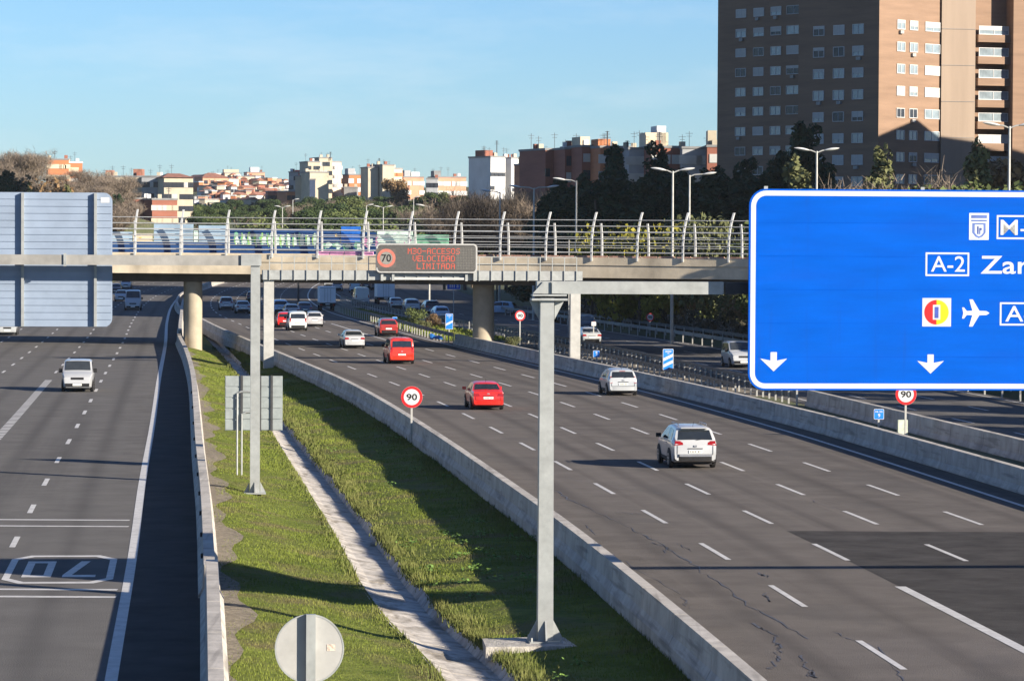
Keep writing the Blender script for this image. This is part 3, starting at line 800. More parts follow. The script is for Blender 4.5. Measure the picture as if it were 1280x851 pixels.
for k in range(14): m.box((vp(576), -.366, .28 + k * .115), (1.3, .01, .012))
m.build('screen_grid', mat('unlit_leds', (.2, .19, .17), .6, var=.2, scale=20), vms)
for xx in (-3.2, -2.4, 2.9, 3.5):
    m = MB(); m.box((xx, .02, -.12), (.18, .3, .9)); m.build('bracket', GALV, vms)
m = MB(); m.box((.2, .0, -.42), (5.6, .12, .16)); m.build('lower_tray', WHITEP, vms)

# ------------------------------------------------------------------ near gantry and the blue direction sign
gp = G(681, 803, -.42)
hrz = heading(LA, 85)
g1 = thing('sign_gantry', 'tall pale steel cantilever gantry post on a concrete pad in the median grass, nearest camera', 'gantry', gp, hrz)
H1 = 8.3 + .42
m = MB(); m.box((0, 0, .06 + (H1 - .5) / 2), (.37, .37, H1 - .5), taper=.88)
m.build('post', GALV, g1)
m = MB(); m.box((0, 0, .04), (.8, .8, .05))
for a in range(4):
    Ma = Matrix.Rotation(a * math.pi / 2, 4, 'Z'); m.prism([(.2, .06), (.44, .06), (.44, .1), (.2, .55)], -.02, .02, 0, Ma)
    Mb_ = Matrix.Rotation(a * math.pi / 2 + math.pi / 4, 4, 'Z'); m.tube([(.5, 0, .0), (.5, 0, .16)], .03, 6, 0, True, Mb_)
m.build('base_plate', GALV, g1)
m = MB(); m.box((0.05, 0, H1 - .47), (.86, .52, .05)); m.box((0.05, 0, H1 - .37), (.82, .48, .04))
for s_ in (-1, 1):
    m.prism([(s_ * .19, H1 - .5), (s_ * .42, H1 - .5), (s_ * .19, H1 - .95)], -.02, .02)
    m.prism([(s_ * .1, H1 - .33), (s_ * .36, H1 - .33), (s_ * .1, H1 - .04)], -.24, -.2)
m.build('cap_plate', GALV, g1)
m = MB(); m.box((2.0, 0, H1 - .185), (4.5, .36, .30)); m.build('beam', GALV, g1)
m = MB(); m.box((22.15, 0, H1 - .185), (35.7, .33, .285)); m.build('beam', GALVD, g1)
for k in range(4):
    m = MB(); m.box((6.2 + k * 3.2, -.24, H1 - .35), (.12, .14, 4.5)); m.build('sign_bracket', GALV, g1)
pad = MB()
pad.slab([(-1.5, -1.0), (1.05, -.9), (1.1, .8), (-.2, .95), (-1.45, .7)], -.3, .03); po = pad.build('foundation_pad', mat('rough_concrete_pad', (.34, .32, .29), .95, scale=3, bump=.6, bscale=14, var=.2)); po.parent = g1
# far post of the cantilever, out of the frame on the right verge
m = MB(); m.box((40.2, 0, H1 / 2), (.42, .42, H1)); m.build('post', GALV, g1)

bx0 = 935.0; S_ = None
sgY = gp.y - .42
bl = D(935, 487.5, sgY); tl = D(940, 236, sgY)
ds = thing('direction_sign', 'huge blue motorway direction sign with white arrows reading A-2 Zaragoza', 'road sign', (bl.x, bl.y, bl.z), hrz)
S_ = sgY / F / math.cos(hrz)      # metres per photo pixel on the sign
SW, SH = 600 * S_, 250.5 * S_
X = lambda px: (px - 936) * S_ * 1.0
Z = lambda py, px=1100: (488.5 + (px - 936) * .012 - py) * S_
m = MB(); m.prism(rrect(SW / 2, SH / 2, 21 * S_, 8, SW / 2, SH / 2), 0, .09); m.build('panel', BLUE, ds)
def frame_ring(mb, w, h, r, t, cx, cz, y, n=8):
    a = rrect(w, h, r, n, cx, cz); b = rrect(w - t, h - t, max(.001, r - t), n, cx, cz); k = len(a)
    mb.add([(p[0], y, p[1]) for p in a] + [(p[0], y, p[1]) for p in b], [(i, (i + 1) % k, k + (i + 1) % k, k + i) for i in range(k)])
m = MB(); frame_ring(m, SW / 2 - 2.2 * S_, SH / 2 - 2.2 * S_, 19 * S_, 6.2 * S_, SW / 2, SH / 2, -.004); m.build('border', SIGNW, ds)
def srect(mb, x0, y0, x1, y1, y, mi=0):
    mb.add([(X(x0), y, Z(y1)), (X(x1), y, Z(y1)), (X(x1), y, Z(y0)), (X(x0), y, Z(y0))], [(0, 1, 2, 3)], mi)
def boxed(txt, x0, y0, x1, y1, tx0, tx1, ty0, ty1):
    m = MB(); t = 2.2
    srect(m, x0, y0, x1, y0 + t, -.004); srect(m, x0, y1 - t, x1, y1, -.004); srect(m, x0, y0 + t, x0 + t, y1 - t, -.004); srect(m, x1 - t, y0 + t, x1, y1 - t, -.004)
    m.build('text_frame', SIGNW, ds)
    m = MB(); fit_text(m, txt, X(tx0), X(tx1), Z(ty1), Z(ty0), -.004, .004, .002); m.build('lettering', SIGNW, ds)
boxed('A-2', 1159, 318, 1214.5, 347.5, 1166, 1209, 322.5, 342)
boxed('M-30', 1249, 271, 1328, 301, 1254, 1322, 276.5, 296)
boxed('A-1', 1254, 380, 1312, 409, 1261, 1305, 384.5, 404)
m = MB(); fit_text(m, 'Zaragoza', X(1229), X(1384), Z(351.5), Z(322), -.004, .012, .002); m.build('lettering', SIGNW, ds)
for ax in (968, 1166.5, 1365, 1500):
    m = MB(); yo = 455 if ax < 1100 else 457.5
    pts = [(ax - 4, yo - 12), (ax + 4, yo - 12), (ax + 4, yo - 1.5), (ax + 17, yo - 4), (ax, yo + 12), (ax - 17, yo - 4), (ax - 4, yo - 1.5)]
    zz = lambda y: Z(y)
    m.add([(X(p[0]), -.004, Z(p[1])) for p in pts], [tuple(range(7))]); m.build('arrow', SIGNW, ds)
# red and yellow emblem on a white square
m = MB(); srect(m, 1155.5, 375, 1192, 410.5, -.004); m.build('emblem_ground', SIGNW, ds)
def arcpoly(cx, cy, r, a0, a1, n=14): return [(cx + r * math.cos(R(a0 + (a1 - a0) * k / n)), cy - r * math.sin(R(a0 + (a1 - a0) * k / n))) for k in range(n + 1)]
m = MB(); P = arcpoly(1173.5, 392.7, 15.5, 90, 270); m.add([(X(p[0]), -.008, Z(p[1])) for p in P], [tuple(range(len(P)))]); m.build('emblem_half', SIGNR, ds)
m = MB(); P = arcpoly(1173.5, 392.7, 15.5, -90, 90); m.add([(X(p[0]), -.008, Z(p[1])) for p in P], [tuple(range(len(P)))]); m.build('emblem_half', SIGNY, ds)
m = MB(); srect(m, 1168.8, 383.5, 1178.2, 402, -.012); m.build('emblem_bar', SIGNW, ds)
m = MB(); srect(m, 1171, 386, 1176, 400, -.016); m.build('emblem_bar', mat('emblem_blue', (.05, .08, .35), .5), ds)
# aeroplane, nose to the right
m = MB(); ap = [(1241, 393.5), (1237, 391), (1228, 390.7), (1219.5, 376.5), (1215, 376.5), (1219, 390.7), (1212, 391), (1208.5, 386.5), (1206, 386.5), (1207.5, 393.5), (1206, 400.5), (1208.5, 400.5), (1212, 396), (1219, 396.3), (1215, 410.5), (1219.5, 410.5), (1228, 396.3), (1237, 396)]
m.add([(X(p[0]), -.004, Z(p[1])) for p in ap], [tuple(range(len(ap)))]); m.build('aeroplane_symbol', SIGNW, ds)
# city crest: pale plate with a blue shield and bands
m = MB(); srect(m, 1214, 268.5, 1239, 302, -.004); m.build('crest_plate', SIGNG, ds)
m = MB(); srect(m, 1216.5, 271, 1236.5, 275, -.008); srect(m, 1216.5, 277, 1236.5, 279, -.008)
m.add([(X(a), -.008, Z(b)) for a, b in ((1218, 281), (1235, 281), (1235, 293), (1231, 298), (1226.5, 300), (1222, 298), (1218, 293))], [tuple(range(7))]); m.build('crest_shield', mat('crest_blue', (.09, .14, .36), .5), ds)
m = MB(); m.add([(X(a), -.012, Z(b)) for a, b in ((1221, 283), (1232, 283), (1232, 293), (1229, 296.5), (1226.5, 297.5), (1224, 296.5), (1221, 293))], [tuple(range(7))]); m.build('crest_field', SIGNG, ds)
m = MB(); srect(m, 1224, 285, 1226, 295, -.016); srect(m, 1226.8, 287, 1230, 290, -.016); srect(m, 1226.8, 290, 1228.3, 295, -.016); m.build('crest_charge', mat('crest_dark_blue', (.05, .08, .25), .5), ds)
# panel joints and bolts of the sign, seams in a darker blue
m = MB()
for k in range(1, 6): m.box((SW / 2, -.001, SH * k / 6), (SW - 24 * S_, .004, .009))
m.build('panel_seam', BLUEE, ds)
for px in (957, 1155, 1352):
    m = MB(); m.box((X(px), .05, SH + .03), (.09, .05, .07)); m.build('sign_clip', GALV, ds)

# ------------------------------------------------------------------ left gantry and the back of its sign
lp = G(318.5, 617, -.3)
lrz = heading(LR, 125)
g3 = thing('left_sign_gantry', 'pale steel gantry with a long beam over the left carriageway, holding a sign back', 'gantry', lp, lrz)
g3.name = 'sign_gantry'
H3 = D(318, 319, lp.y).z + .3
m = MB(); m.box((0, 0, H3 / 2), (.36, .36, H3 - .1), taper=.95); m.build('post', GALV, g3)
m = MB(); m.box((0, 0, .04), (.8, .8, .05))
for a in range(4):
    Ma = Matrix.Rotation(a * math.pi / 2, 4, 'Z'); m.prism([(.2, .06), (.38, .06), (.38, .1), (.2, .45)], -.02, .02, 0, Ma)
m.build('base_plate', GALV, g3)
m = MB(); m.box((-.16, 0, H3 - .18), (.75, .5, .42)); m.build('cap_plate', GALV, g3)
m = MB(); m.box((-11.2, 0, H3 - .20), (21.7, .34, .37)); m.build('beam', mat('shaded_beam_steel', (.25, .245, .23), .6, .2, var=.12, scale=1.2), g3)  # beam steel toned down to stand in for its shading
m = MB(); m.box((-22.2, 0, H3 / 2), (.42, .42, H3)); m.build('post', POSTW, g3)
for dx in (-7.0, -9.7):
    m = MB(); m.box((dx, -.18, H3 - .2), (.28 if dx < -8 else .1, .1, .48)); m.build('clamp', GALVD if dx < -8 else GALV, g3)
bY = lp.y - .0
sb_r = D(140, 409, bY); sb_t = D(140, 241, bY)
bs = thing('direction_sign', 'large ribbed grey-blue back of a direction sign over the left carriageway', 'road sign', (sb_r.x, bY, sb_r.z), lrz)
BH = sb_t.z - sb_r.z; BW = 7.4
m = MB(); m.prism(rrect(BW / 2, BH / 2, .32, 6, -BW / 2, BH / 2), .42, .46); m.build('panel', SIGNBACK, bs)
m = MB(); npl = 19
for k in range(npl):
    z0 = BH * k / npl + .012; z1 = BH * (k + 1) / npl - .012
    ins = .16 if k in (0, npl - 1) else 0
    m.box((-BW / 2, .405, (z0 + z1) / 2), (BW - .06 - 2 * ins, .03, z1 - z0))
m.build('ribs', SIGNBACK, bs)
for xx in (-.62, -3.3, -6.0):
    m = MB(); m.box((xx, .30, BH / 2), (.10, .19, BH - .03)); m.build('upright', GALV, bs)
m = MB(); m.box((-.27, .387, BH - .27), (.32, .006, .2)); m.build('sticker', SIGNW, bs)

# smaller sign seen from behind, in the median
p0 = G(300, 598, -.35)
ss = thing('direction_sign', 'small ribbed grey back of a sign on two thin posts beside the left gantry post', 'road sign', p0, lrz)
z1, z0 = D(318, 470, p0.y).z + .35, D(318, 538, p0.y).z + .35
hw = 36 / F * p0.y
mx0 = (317 - 300) / F * p0.y
m = MB(); m.box((mx0, .12, (z0 + z1) / 2), (2 * hw, .03, z1 - z0)); m.build('panel', GREYSIGN, ss)
m = MB()
for k in range(5): m.box((mx0, .09, z0 + (z1 - z0) * (k + .5) / 5), (2 * hw - .04, .03, (z1 - z0) / 5 - .05))
m.build('ribs', GREYSIGN, ss)
for q in (-.42, .22, .62):
    m = MB(); m.box((mx0 + q * hw, .05, (z0 + z1) / 2), (.09, .06, z1 - z0 + .05)); m.build('upright', GALVD, ss)
for xx, zt in ((-.12, z0 + (z1 - z0) * .68), (.06, z0 + (z1 - z0) * .3)):
    m = MB(); m.tube([(xx, 0, 0), (xx, 0, zt), (xx + .15, .04, zt + .08), (xx + .7, .05, zt + .08)], .04, 8); m.build('post', GALV, ss, smooth=50)

# ------------------------------------------------------------------ round and small signs
def round_sign(name, label, foot, zc_, r, num='90', rz=0.0, shade=False, box=False):
    t = thing(name, label, 'road sign', foot, rz, 'speed limit signs')
    m = MB(); m.box((0, .05, zc_ / 2), (.09, .05, zc_)); m.build('post', POSTW, t)
    m = MB(); P = [(r * math.cos(6.283 * k / 36), zc_ + r * math.sin(6.283 * k / 36)) for k in range(36)]; m.prism(P, 0, .02); m.build('backing_disc', GREYSIGN, t)
    m = MB(); ringf(m, 0, zc_, r * .74, r * .985, -.006, 36); m.build('red_ring', SIGNR, t)
    m = MB(); ringf(m, 0, zc_, .001, r * .74, -.004, 36); m.build('white_disc', SIGNW, t)
    m = MB(); fit_text(m, num, -r * .5, r * .5, zc_ - r * .31, zc_ + r * .31, -.008, .025, .001); m.build('lettering', SIGNK, t)
    if box:
        m = MB(); m.box((-.12, .16, .45), (.45, .25, .9)); m.build('cabinet', mat('pale_green_cabinet', (.42, .46, .38), .7), t)
    return t
def foot(px, py, z=0.0): return G(px, py, z)
f = foot(514.5, 552, -.15); round_sign('speed_limit_sign', 'round white 90 sign with red ring standing in the grass against the left barrier', f, (553 - 497) * f.y / F, 13.6 * f.y / F, '90', heading(LA, f.y))
f = foot(650, 431, .5); round_sign('speed_limit_sign', 'small round 90 sign with red ring behind the barrier near the right bridge pier', f, (431 - 394.5) * f.y / F, 6.6 * f.y / F, '90', heading(LA, f.y))
f = foot(1132, 549, 0); round_sign('speed_limit_sign', 'round 90 sign half hidden under the bottom edge of the blue direction sign', f, (549 - 492.5) * f.y / F, 13.5 * f.y / F, '90', heading(SV, f.y), box=True)
f = foot(812.5, 420, 0); round_sign('speed_limit_sign', 'dim round 90 sign in deep shade before the dark overgrown wall', f, (420 - 396.5) * f.y / F, 5.2 * f.y / F, '90', heading(SV, f.y))
# its back at the bottom edge
f = D(387, 811, 58.5)
t = thing('speed_limit_sign', 'large plain grey back of a round sign at the bottom edge of the grass median', 'road sign', (f.x, f.y, -.5), heading(LR, 60))
r_ = 43.5 / F * f.y; zc_ = f.z + .5
m = MB(); P = [(r_ * math.cos(6.283 * k / 48), zc_ + r_ * math.sin(6.283 * k / 48)) for k in range(48)]; m.prism(P, 0.06, .10); m.build('backing_disc', mat('pale_disc_back', (.31, .31, .30), .6, .05, var=.05, scale=3), t)
m = MB(); ringf(m, 0, zc_, r_ * .955, r_ * 1.0, .055, 48); m.build('disc_rim', GALV, t)
m = MB(); m.box((0.02, .0, zc_ / 2 + r_ * .5), (.16, .12, zc_ + r_ * 1.02)); m.build('post', GALV, t)
m = MB(); m.box((r_ * .62, .056, zc_ + .02), (.14, .006, .11)); m.build('sticker', mat('old_sticker', (.45, .36, .3), .7, var=.3, scale=20), t)

def plate_sign(name, label, px, pyf, pyt, pyb, wpx, mt, stripes=0, txt=None, rz=None, z=0.0, cat='road sign'):
    f = foot(px, pyf, z); k = f.y / F; t = thing(name, label, cat, f, heading(LA, f.y) if rz is None else rz)
    z0, z1 = (pyf - pyb) * k, (pyf - pyt) * k; hw = wpx / 2 * k
    m = MB(); m.box((0, .05, z1 / 2), (.09, .05, z1)); m.build('post', POSTW, t)
    m = MB(); m.prism(rrect(hw, (z1 - z0) / 2, min(.06, hw * .2), 3, 0, (z0 + z1) / 2), 0, .02); m.build('panel', SIGNW, t)
    m = MB(); m.prism(rrect(hw * .92, (z1 - z0) / 2 - hw * .08, min(.05, hw * .18), 3, 0, (z0 + z1) / 2), -.004, .002); m.build('blue_face', mt, t)
    if stripes:
        m = MB(); h = z1 - z0
        for s_ in range(stripes):
            b = z0 + h * (.12 + s_ * .3) + (0.1 * h if stripes == 1 else 0); m.add([(-hw * .9, -.008, b), (hw * .9, -.008, b + h * .22), (hw * .9, -.008, b + h * .36), (-hw * .9, -.008, b + h * .14)], [(0, 1, 2, 3)])
        m.build('white_stripe', SIGNW, t)
    if txt:
        m = MB()
        for (s_, a, b, c, d) in txt: fit_text(m, s_, a * hw, b * hw, z0 + (z1 - z0) * c, z0 + (z1 - z0) * d, -.008, .02, .001)
        m.build('lettering', SIGNW, t)
    return t
SB = mat('blue_marker_sheet', (.01, .16, .6), .45)
plate_sign('countdown_marker', 'tall blue countdown marker with two white diagonal stripes behind the right barrier', 835, 474, 436, 462.5, 13.5, SB, 2, [('200', -.6, .6, .84, .93), ('m', -.15, .2, .76, .81)])
plate_sign('countdown_marker', 'small blue countdown marker with one white diagonal stripe beside the right bridge pier', 561.5, 421, 392, 411.5, 9.5, SB, 1, [('100', -.6, .6, .83, .93), ('m', -.15, .2, .73, .79)])
plate_sign('kilometre_marker', 'little square blue marker on a thin post between white hatchback and matrix gantry post', 745.5, 454, 438, 446.5, 8.5, SB, 0, [('9', -.25, .3, .3, .85)])
plate_sign('kilometre_marker', 'square blue marker on a short post below the blue direction sign', 1098.5, 538, 511, 524, 13, SB, 0, [('M-30', -.7, .7, .66, .82), ('9', -.2, .25, .2, .55)])
plate_sign('kilometre_marker', 'tiny blue marker on the lit grass behind the dark red hatchback', 493.5, 410, 396, 402.5, 6, SB)
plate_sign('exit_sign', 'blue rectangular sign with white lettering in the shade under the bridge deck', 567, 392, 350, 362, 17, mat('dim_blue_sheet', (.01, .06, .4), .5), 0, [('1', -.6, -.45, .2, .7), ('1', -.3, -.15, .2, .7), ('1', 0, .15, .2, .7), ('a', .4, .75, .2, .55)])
f = foot(605, 412); k = f.y / F
t = thing('pass_side_sign', 'round blue arrow sign above a narrow blue plate right of the right bridge pier', 'road sign', f, heading(LA, f.y))
m = MB(); m.box((0, .05, 45 * k / 2), (.1, .05, 45 * k)); m.build('post', POSTW, t)
m = MB(); P = [(4 * k * math.cos(.3 * q), 45 * k + 4 * k * math.sin(.3 * q)) for q in range(21)]; m.prism(P, -.0, .02); m.build('disc', SB, t)
m = MB(); m.box((0, -.01, 45 * k), (.9 * k, .01, 5 * k)); m.build('arrow', SIGNW, t)
m = MB(); m.box((0, 0, 35 * k), (4 * k, .03, 8 * k)); m.build('lower_plate', SB, t)
plate_sign('delineator_panel', 'small white square panel on a post above the roof of the silver service road car', 742, 431, 402, 407.5, 6, SIGNW, rz=heading(SV, 290))

# ------------------------------------------------------------------ guardrails with posts
def guardrail(label, f, y0, y1, step, h=.75, two=False, mt=GALVD, pm=POSTW, z=0.0):
    a = (y0 + y1) / 2; t = thing('guardrail', label, 'guardrail', (f(a), a, z), 0, 'steel guardrails')
    o = Vector((f(a), a, 0)); m = MB()
    hs = [h] + ([h - .38] if two else [])
    for hh in hs:
        m.sweep([Vector((f(y), y, hh)) - o for y in np.arange(y0, y1 + .1, 4.0)], [(-.03, -.15), (.03, -.15), (.06, -.08), (.0, -.03), (.0, .03), (.06, .08), (.03, .15), (-.03, .15)])
    m.build('rail', mt, t)
    pm_ = MB().box((0, .0, h / 2), (.10, .12, h)).build('post', pm, t); me = pm_.data
    pm_.location = Vector((f(y0), y0, 0)) - o
    y = y0 + step; n = 1
    while y < y1 and n < 100:
        q = pm_.copy(); link(q); q.parent = t; q.location = Vector((f(y) - .08, y, 0)) - o; y += step; n += 1
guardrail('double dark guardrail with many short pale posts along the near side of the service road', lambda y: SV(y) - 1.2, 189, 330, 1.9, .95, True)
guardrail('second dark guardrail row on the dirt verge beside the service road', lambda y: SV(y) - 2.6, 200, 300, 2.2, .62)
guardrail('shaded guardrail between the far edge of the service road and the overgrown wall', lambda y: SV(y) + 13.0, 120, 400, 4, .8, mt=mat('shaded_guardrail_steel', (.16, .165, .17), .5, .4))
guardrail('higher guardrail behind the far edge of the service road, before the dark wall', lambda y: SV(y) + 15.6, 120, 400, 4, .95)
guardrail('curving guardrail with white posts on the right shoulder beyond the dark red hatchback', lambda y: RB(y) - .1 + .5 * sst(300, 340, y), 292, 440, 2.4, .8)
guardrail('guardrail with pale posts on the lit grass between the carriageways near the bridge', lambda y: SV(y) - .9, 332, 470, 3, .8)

# overgrown dark wall at the right
wl = MB()
for y in np.arange(125, 386, 6.0):
    wl.sweep([(SV(a) + 17.6 , a, 0) for a in (y, y + 3, y + 5.95)], [(-.12, -.5), (-.12, 1.75), (.12, 1.75), (.12, -.5)])
tag(wl.build('boundary_wall', mat('dark_old_wall', (.09, .075, .06), .9, scale=1.5, var=.3, bump=.3)), 'dark weathered wall overgrown with dry creepers right of the service road', 'wall')
v = []
for i in range(16000):
    y = rng.uniform(135, 386); x = SV(y) + 17.45 - abs(rng.gauss(0, .25)); zt = 1.9 + .5 * math.sin(y * .4) + .4 * math.sin(y * 1.3)
    z = zt * (1 - rng.random() ** 2.2); s_ = rng.uniform(.05, .16)
    v += [(x + rng.gauss(0, s_), y + rng.gauss(0, s_), z + rng.gauss(0, s_ * .6)), (x + rng.gauss(0, s_), y + rng.gauss(0, s_), z + rng.gauss(0, s_ * .6)), (x, y + rng.gauss(0, s_), z - s_ * 1.6)]
mesh_np('creeper', np.array(v), np.arange(len(v)).reshape(-1, 3), HEDGE)['kind'] = 'stuff'

# ------------------------------------------------------------------ street lamps
def lamp(label, x, y, h, left=1, arms=1, z=0.0, mt=POSTW, arm=2.2):
    t = thing('street_lamp', label, 'street lamp', (x, y, z), 0, 'tall street lamps')
    m = MB(); m.tube([(0, 0, 0), (0, 0, h)], [.16, .09], 8); m.build('pole', mt, t, smooth=50)
    m = MB(); dirs = [left] if arms == 1 else [-1, 1]
    for d in dirs: m.tube([(0, 0, h - .15), (d * .5, 0, h + .05), (d * arm * .6, 0, h + .1)], .06, 6)
    m.build('arm', mt, t, smooth=50)
    for d in dirs:
        M_ = Matrix.Translation((d * arm * .75, 0, h + .15)) @ Matrix.Rotation(-d * .15, 4, 'Y')
        m = MB(); vs = []; fs = []
        for k in range(9):
            s_ = k / 8; rr = max(.03, .24 * math.sin(math.pi * min(1, s_ * .9 + .08)) ** .7)
            for q in range(8): a = 6.283 * q / 8; vs.append((d * (s_ - .4) * 1.3, rr * math.cos(a), .55 * rr * math.sin(a)))
        for k in range(8):
            for q in range(8): fs.append((k * 8 + q, k * 8 + (q + 1) % 8, k * 8 + 8 + (q + 1) % 8, k * 8 + 8 + q))
        fs += [tuple(range(8)), tuple(range(64, 72))]
        m.add(vs, fs, 0, M_); m.build('lamp_head', LAMPW, t, smooth=60)
    return t
def lamp_px(label, px, pytop, Y, **k):
    p = D(px, pytop, Y); b = hill(p.x, Y) if Y > 600 else 0
    return lamp(label, p.x, Y, p.z - b, z=b, **k)
lamp_px('two-headed street lamp right of centre, taller of the pair before the dark trees', 841, 214, 296, arms=2, arm=1.5)
lamp_px('single-headed street lamp with its arm to the right, beside the two-headed lamp', 862, 219, 330, left=1, arm=2.4)
lamp_px('slender street lamp with a short left arm above the right post of the matrix gantry', 720.5, 226, 352, left=-1)
lamp_px('street lamp with wide arms in front of the red roofs left of the dark trees', 667.5, 235, 374, arms=2, arm=2.6)
lamp_px('dark street lamp among the bare brown trees over the bridge railing', 625, 240, 430, left=-1)
lamp_px('street lamp with several white heads in front of the brown tower, above the blue sign', 1021, 189, 300, arms=2, arm=1.6)
lamp_px('street lamp with white heads near the right edge, above the blue sign', 1262, 158, 262, arms=2, arm=1.7)
lamp_px('small distant street lamp over the park, above the matrix display', 479, 259, 700, arms=2, arm=1.6)
lamp_px('faint distant street lamp over the park left of the beige tower', 353, 259, 700, arms=2, arm=1.2)
lamp_px('thin distant pole among park trees below the beige towers', 458, 257, 690, left=1, arm=1)
lamp_px('distant lamp pole at the edge of the park wood', 517, 247, 800, left=1, arm=1)
lamp_px('distant lamp pole on the slope beneath the terraced houses', 366, 250, 800, left=1, arm=1)
lamp_px('pale pole standing beside the small concrete kiosk above the railing', 537, 258, 480, left=-1, arm=1.6)
def pole(label, px, pyb, pyt, rad=.12, mt=POSTW):
    p = G(px, pyb); h = (pyb - pyt) * p.y / F
    m = MB(); m.tube([(0, 0, 0), (0, 0, h)], [rad, rad * .7], 8); o = m.build('steel_pole', mt, smooth=50); o.location = p
    return tag(o, label, 'pole')
pole('thin pale pole just left of the right matrix gantry post', 710.5, 427, 300, .06)
pole('dim grey pole under the bridge deck left of the 90 sign', 621, 386, 300, .13, GALVD)
pole('dark grey pole under the bridge deck behind the red car cluster', 373, 378, 300, .15, GALVD)
# small concrete kiosk and blue litter
k0 = D(545, 300, 486); t = thing('kiosk', 'small beige concrete frame structure among bare trees above the bridge railing', 'kiosk', (k0.x, 486, 6.5), 0)
for dx in (-.9, .5, 1.0):
    m = MB(); m.box((dx, 0, 3.2), (.16, .3, 6.4)); m.build('column', BEIGE, t); m = MB(); m.box((0, 0, 6.5), (2.4, .6, .25)); m.build('lintel', BEIGE, t)
m = MB(); m.box((.2, .5, 2.5), (1.2, .2, 5)); m.build('back_panel', GREYR, t)
q0 = G(545, 428); m = MB(); vs = []
for i in range(5):
    for j in range(6): vs.append((-.55 + .22 * j + rng.uniform(-.06, .06), .25 * i + rng.uniform(-.05, .05), .25 + .45 * math.sin(i / 4 * 3.1) * (1 - .12 * j) + rng.uniform(0, .15)))
m.add(vs, [(i * 6 + j, i * 6 + j + 1, i * 6 + j + 7, i * 6 + j + 6) for i in range(4) for j in range(5)])
o = m.build('plastic_sheet', TARP); o.location = q0; tag(o, 'crumpled blue plastic sheet lying on the right shoulder behind the red van', 'litter')
md = o.modifiers.new('thick', 'SOLIDIFY'); md.thickness = .03
# ------------------------------------------------------------------ vehicles
# a profile is a list of (y, z) from the tail (y = 0) over the roof to the nose (y = L)
SPECS = {
 'suv': dict(L=4.62, W=1.84, belt=1.10, top=[(0, .98), (.05, 1.10), (.42, 1.60), (.75, 1.67), (1.9, 1.71), (2.6, 1.66), (3.42, 1.14), (4.3, 1.0), (4.55, .86), (4.62, .62)], ri=(1, 2), wi=(5, 6), r=.36, wy=(.92, 3.66), cl=.24,
     side=[[(.62, 1.14), (.85, 1.52), (1.62, 1.58), (1.62, 1.14)], [(1.68, 1.14), (1.68, 1.58), (2.55, 1.56), (3.1, 1.2), (3.1, 1.14)]], tail='wrap', rails=True),
 'hatch': dict(L=3.95, W=1.70, belt=.98, top=[(0, .82), (.06, .97), (.38, 1.40), (.7, 1.48), (1.7, 1.52), (2.3, 1.46), (3.05, 1.02), (3.65, .86), (3.9, .72), (3.95, .52)], ri=(1, 2), wi=(5, 6), r=.31, wy=(.70, 3.15), cl=.2,
     side=[[(.6, 1.02), (.72, 1.34), (1.4, 1.42), (1.4, 1.02)], [(1.46, 1.02), (1.46, 1.42), (2.25, 1.38), (2.8, 1.06), (2.8, 1.02)]], tail='tall'),
 'sedan': dict(L=4.35, W=1.72, belt=.95, top=[(0, .80), (.05, .98), (.55, 1.02), (1.12, 1.38), (1.6, 1.45), (2.2, 1.46), (2.7, 1.40), (3.4, .98), (4.05, .84), (4.28, .7), (4.35, .5)], ri=(2, 3), wi=(6, 7), r=.31, wy=(.86, 3.45), cl=.19,
     side=[[(1.05, 1.0), (1.32, 1.32), (1.95, 1.37), (1.95, 1.0)], [(2.01, 1.0), (2.01, 1.37), (2.62, 1.33), (3.2, 1.02), (3.2, 1.0)]], tail='wide'),
 'mpv': dict(L=4.20, W=1.80, belt=1.12, top=[(0, .95), (.03, 1.10), (.16, 1.70), (.4, 1.80), (1.8, 1.84), (2.55, 1.78), (3.25, 1.18), (3.85, 1.02), (4.12, .86), (4.2, .6)], ri=(1, 2), wi=(5, 6), r=.32, wy=(.75, 3.4), cl=.21,
     side=[[(.3, 1.16), (.36, 1.62), (1.5, 1.70), (1.5, 1.16)], [(1.57, 1.16), (1.57, 1.70), (2.45, 1.66), (3.0, 1.22), (3.0, 1.16)]], tail='tall'),
 'van': dict(L=5.5, W=1.98, belt=1.35, top=[(0, 1.1), (.02, 1.35), (.08, 2.30), (.25, 2.40), (2.8, 2.44), (3.6, 2.34), (4.35, 1.42), (5.15, 1.1), (5.42, .9), (5.5, .6)], ri=None, wi=(5, 6), r=.34, wy=(1.0, 4.55), cl=.24,
     side=[[(3.15, 1.4), (3.15, 2.0), (3.7, 2.0), (4.15, 1.48), (4.15, 1.4)]], tail='tall', mask='van'),
}
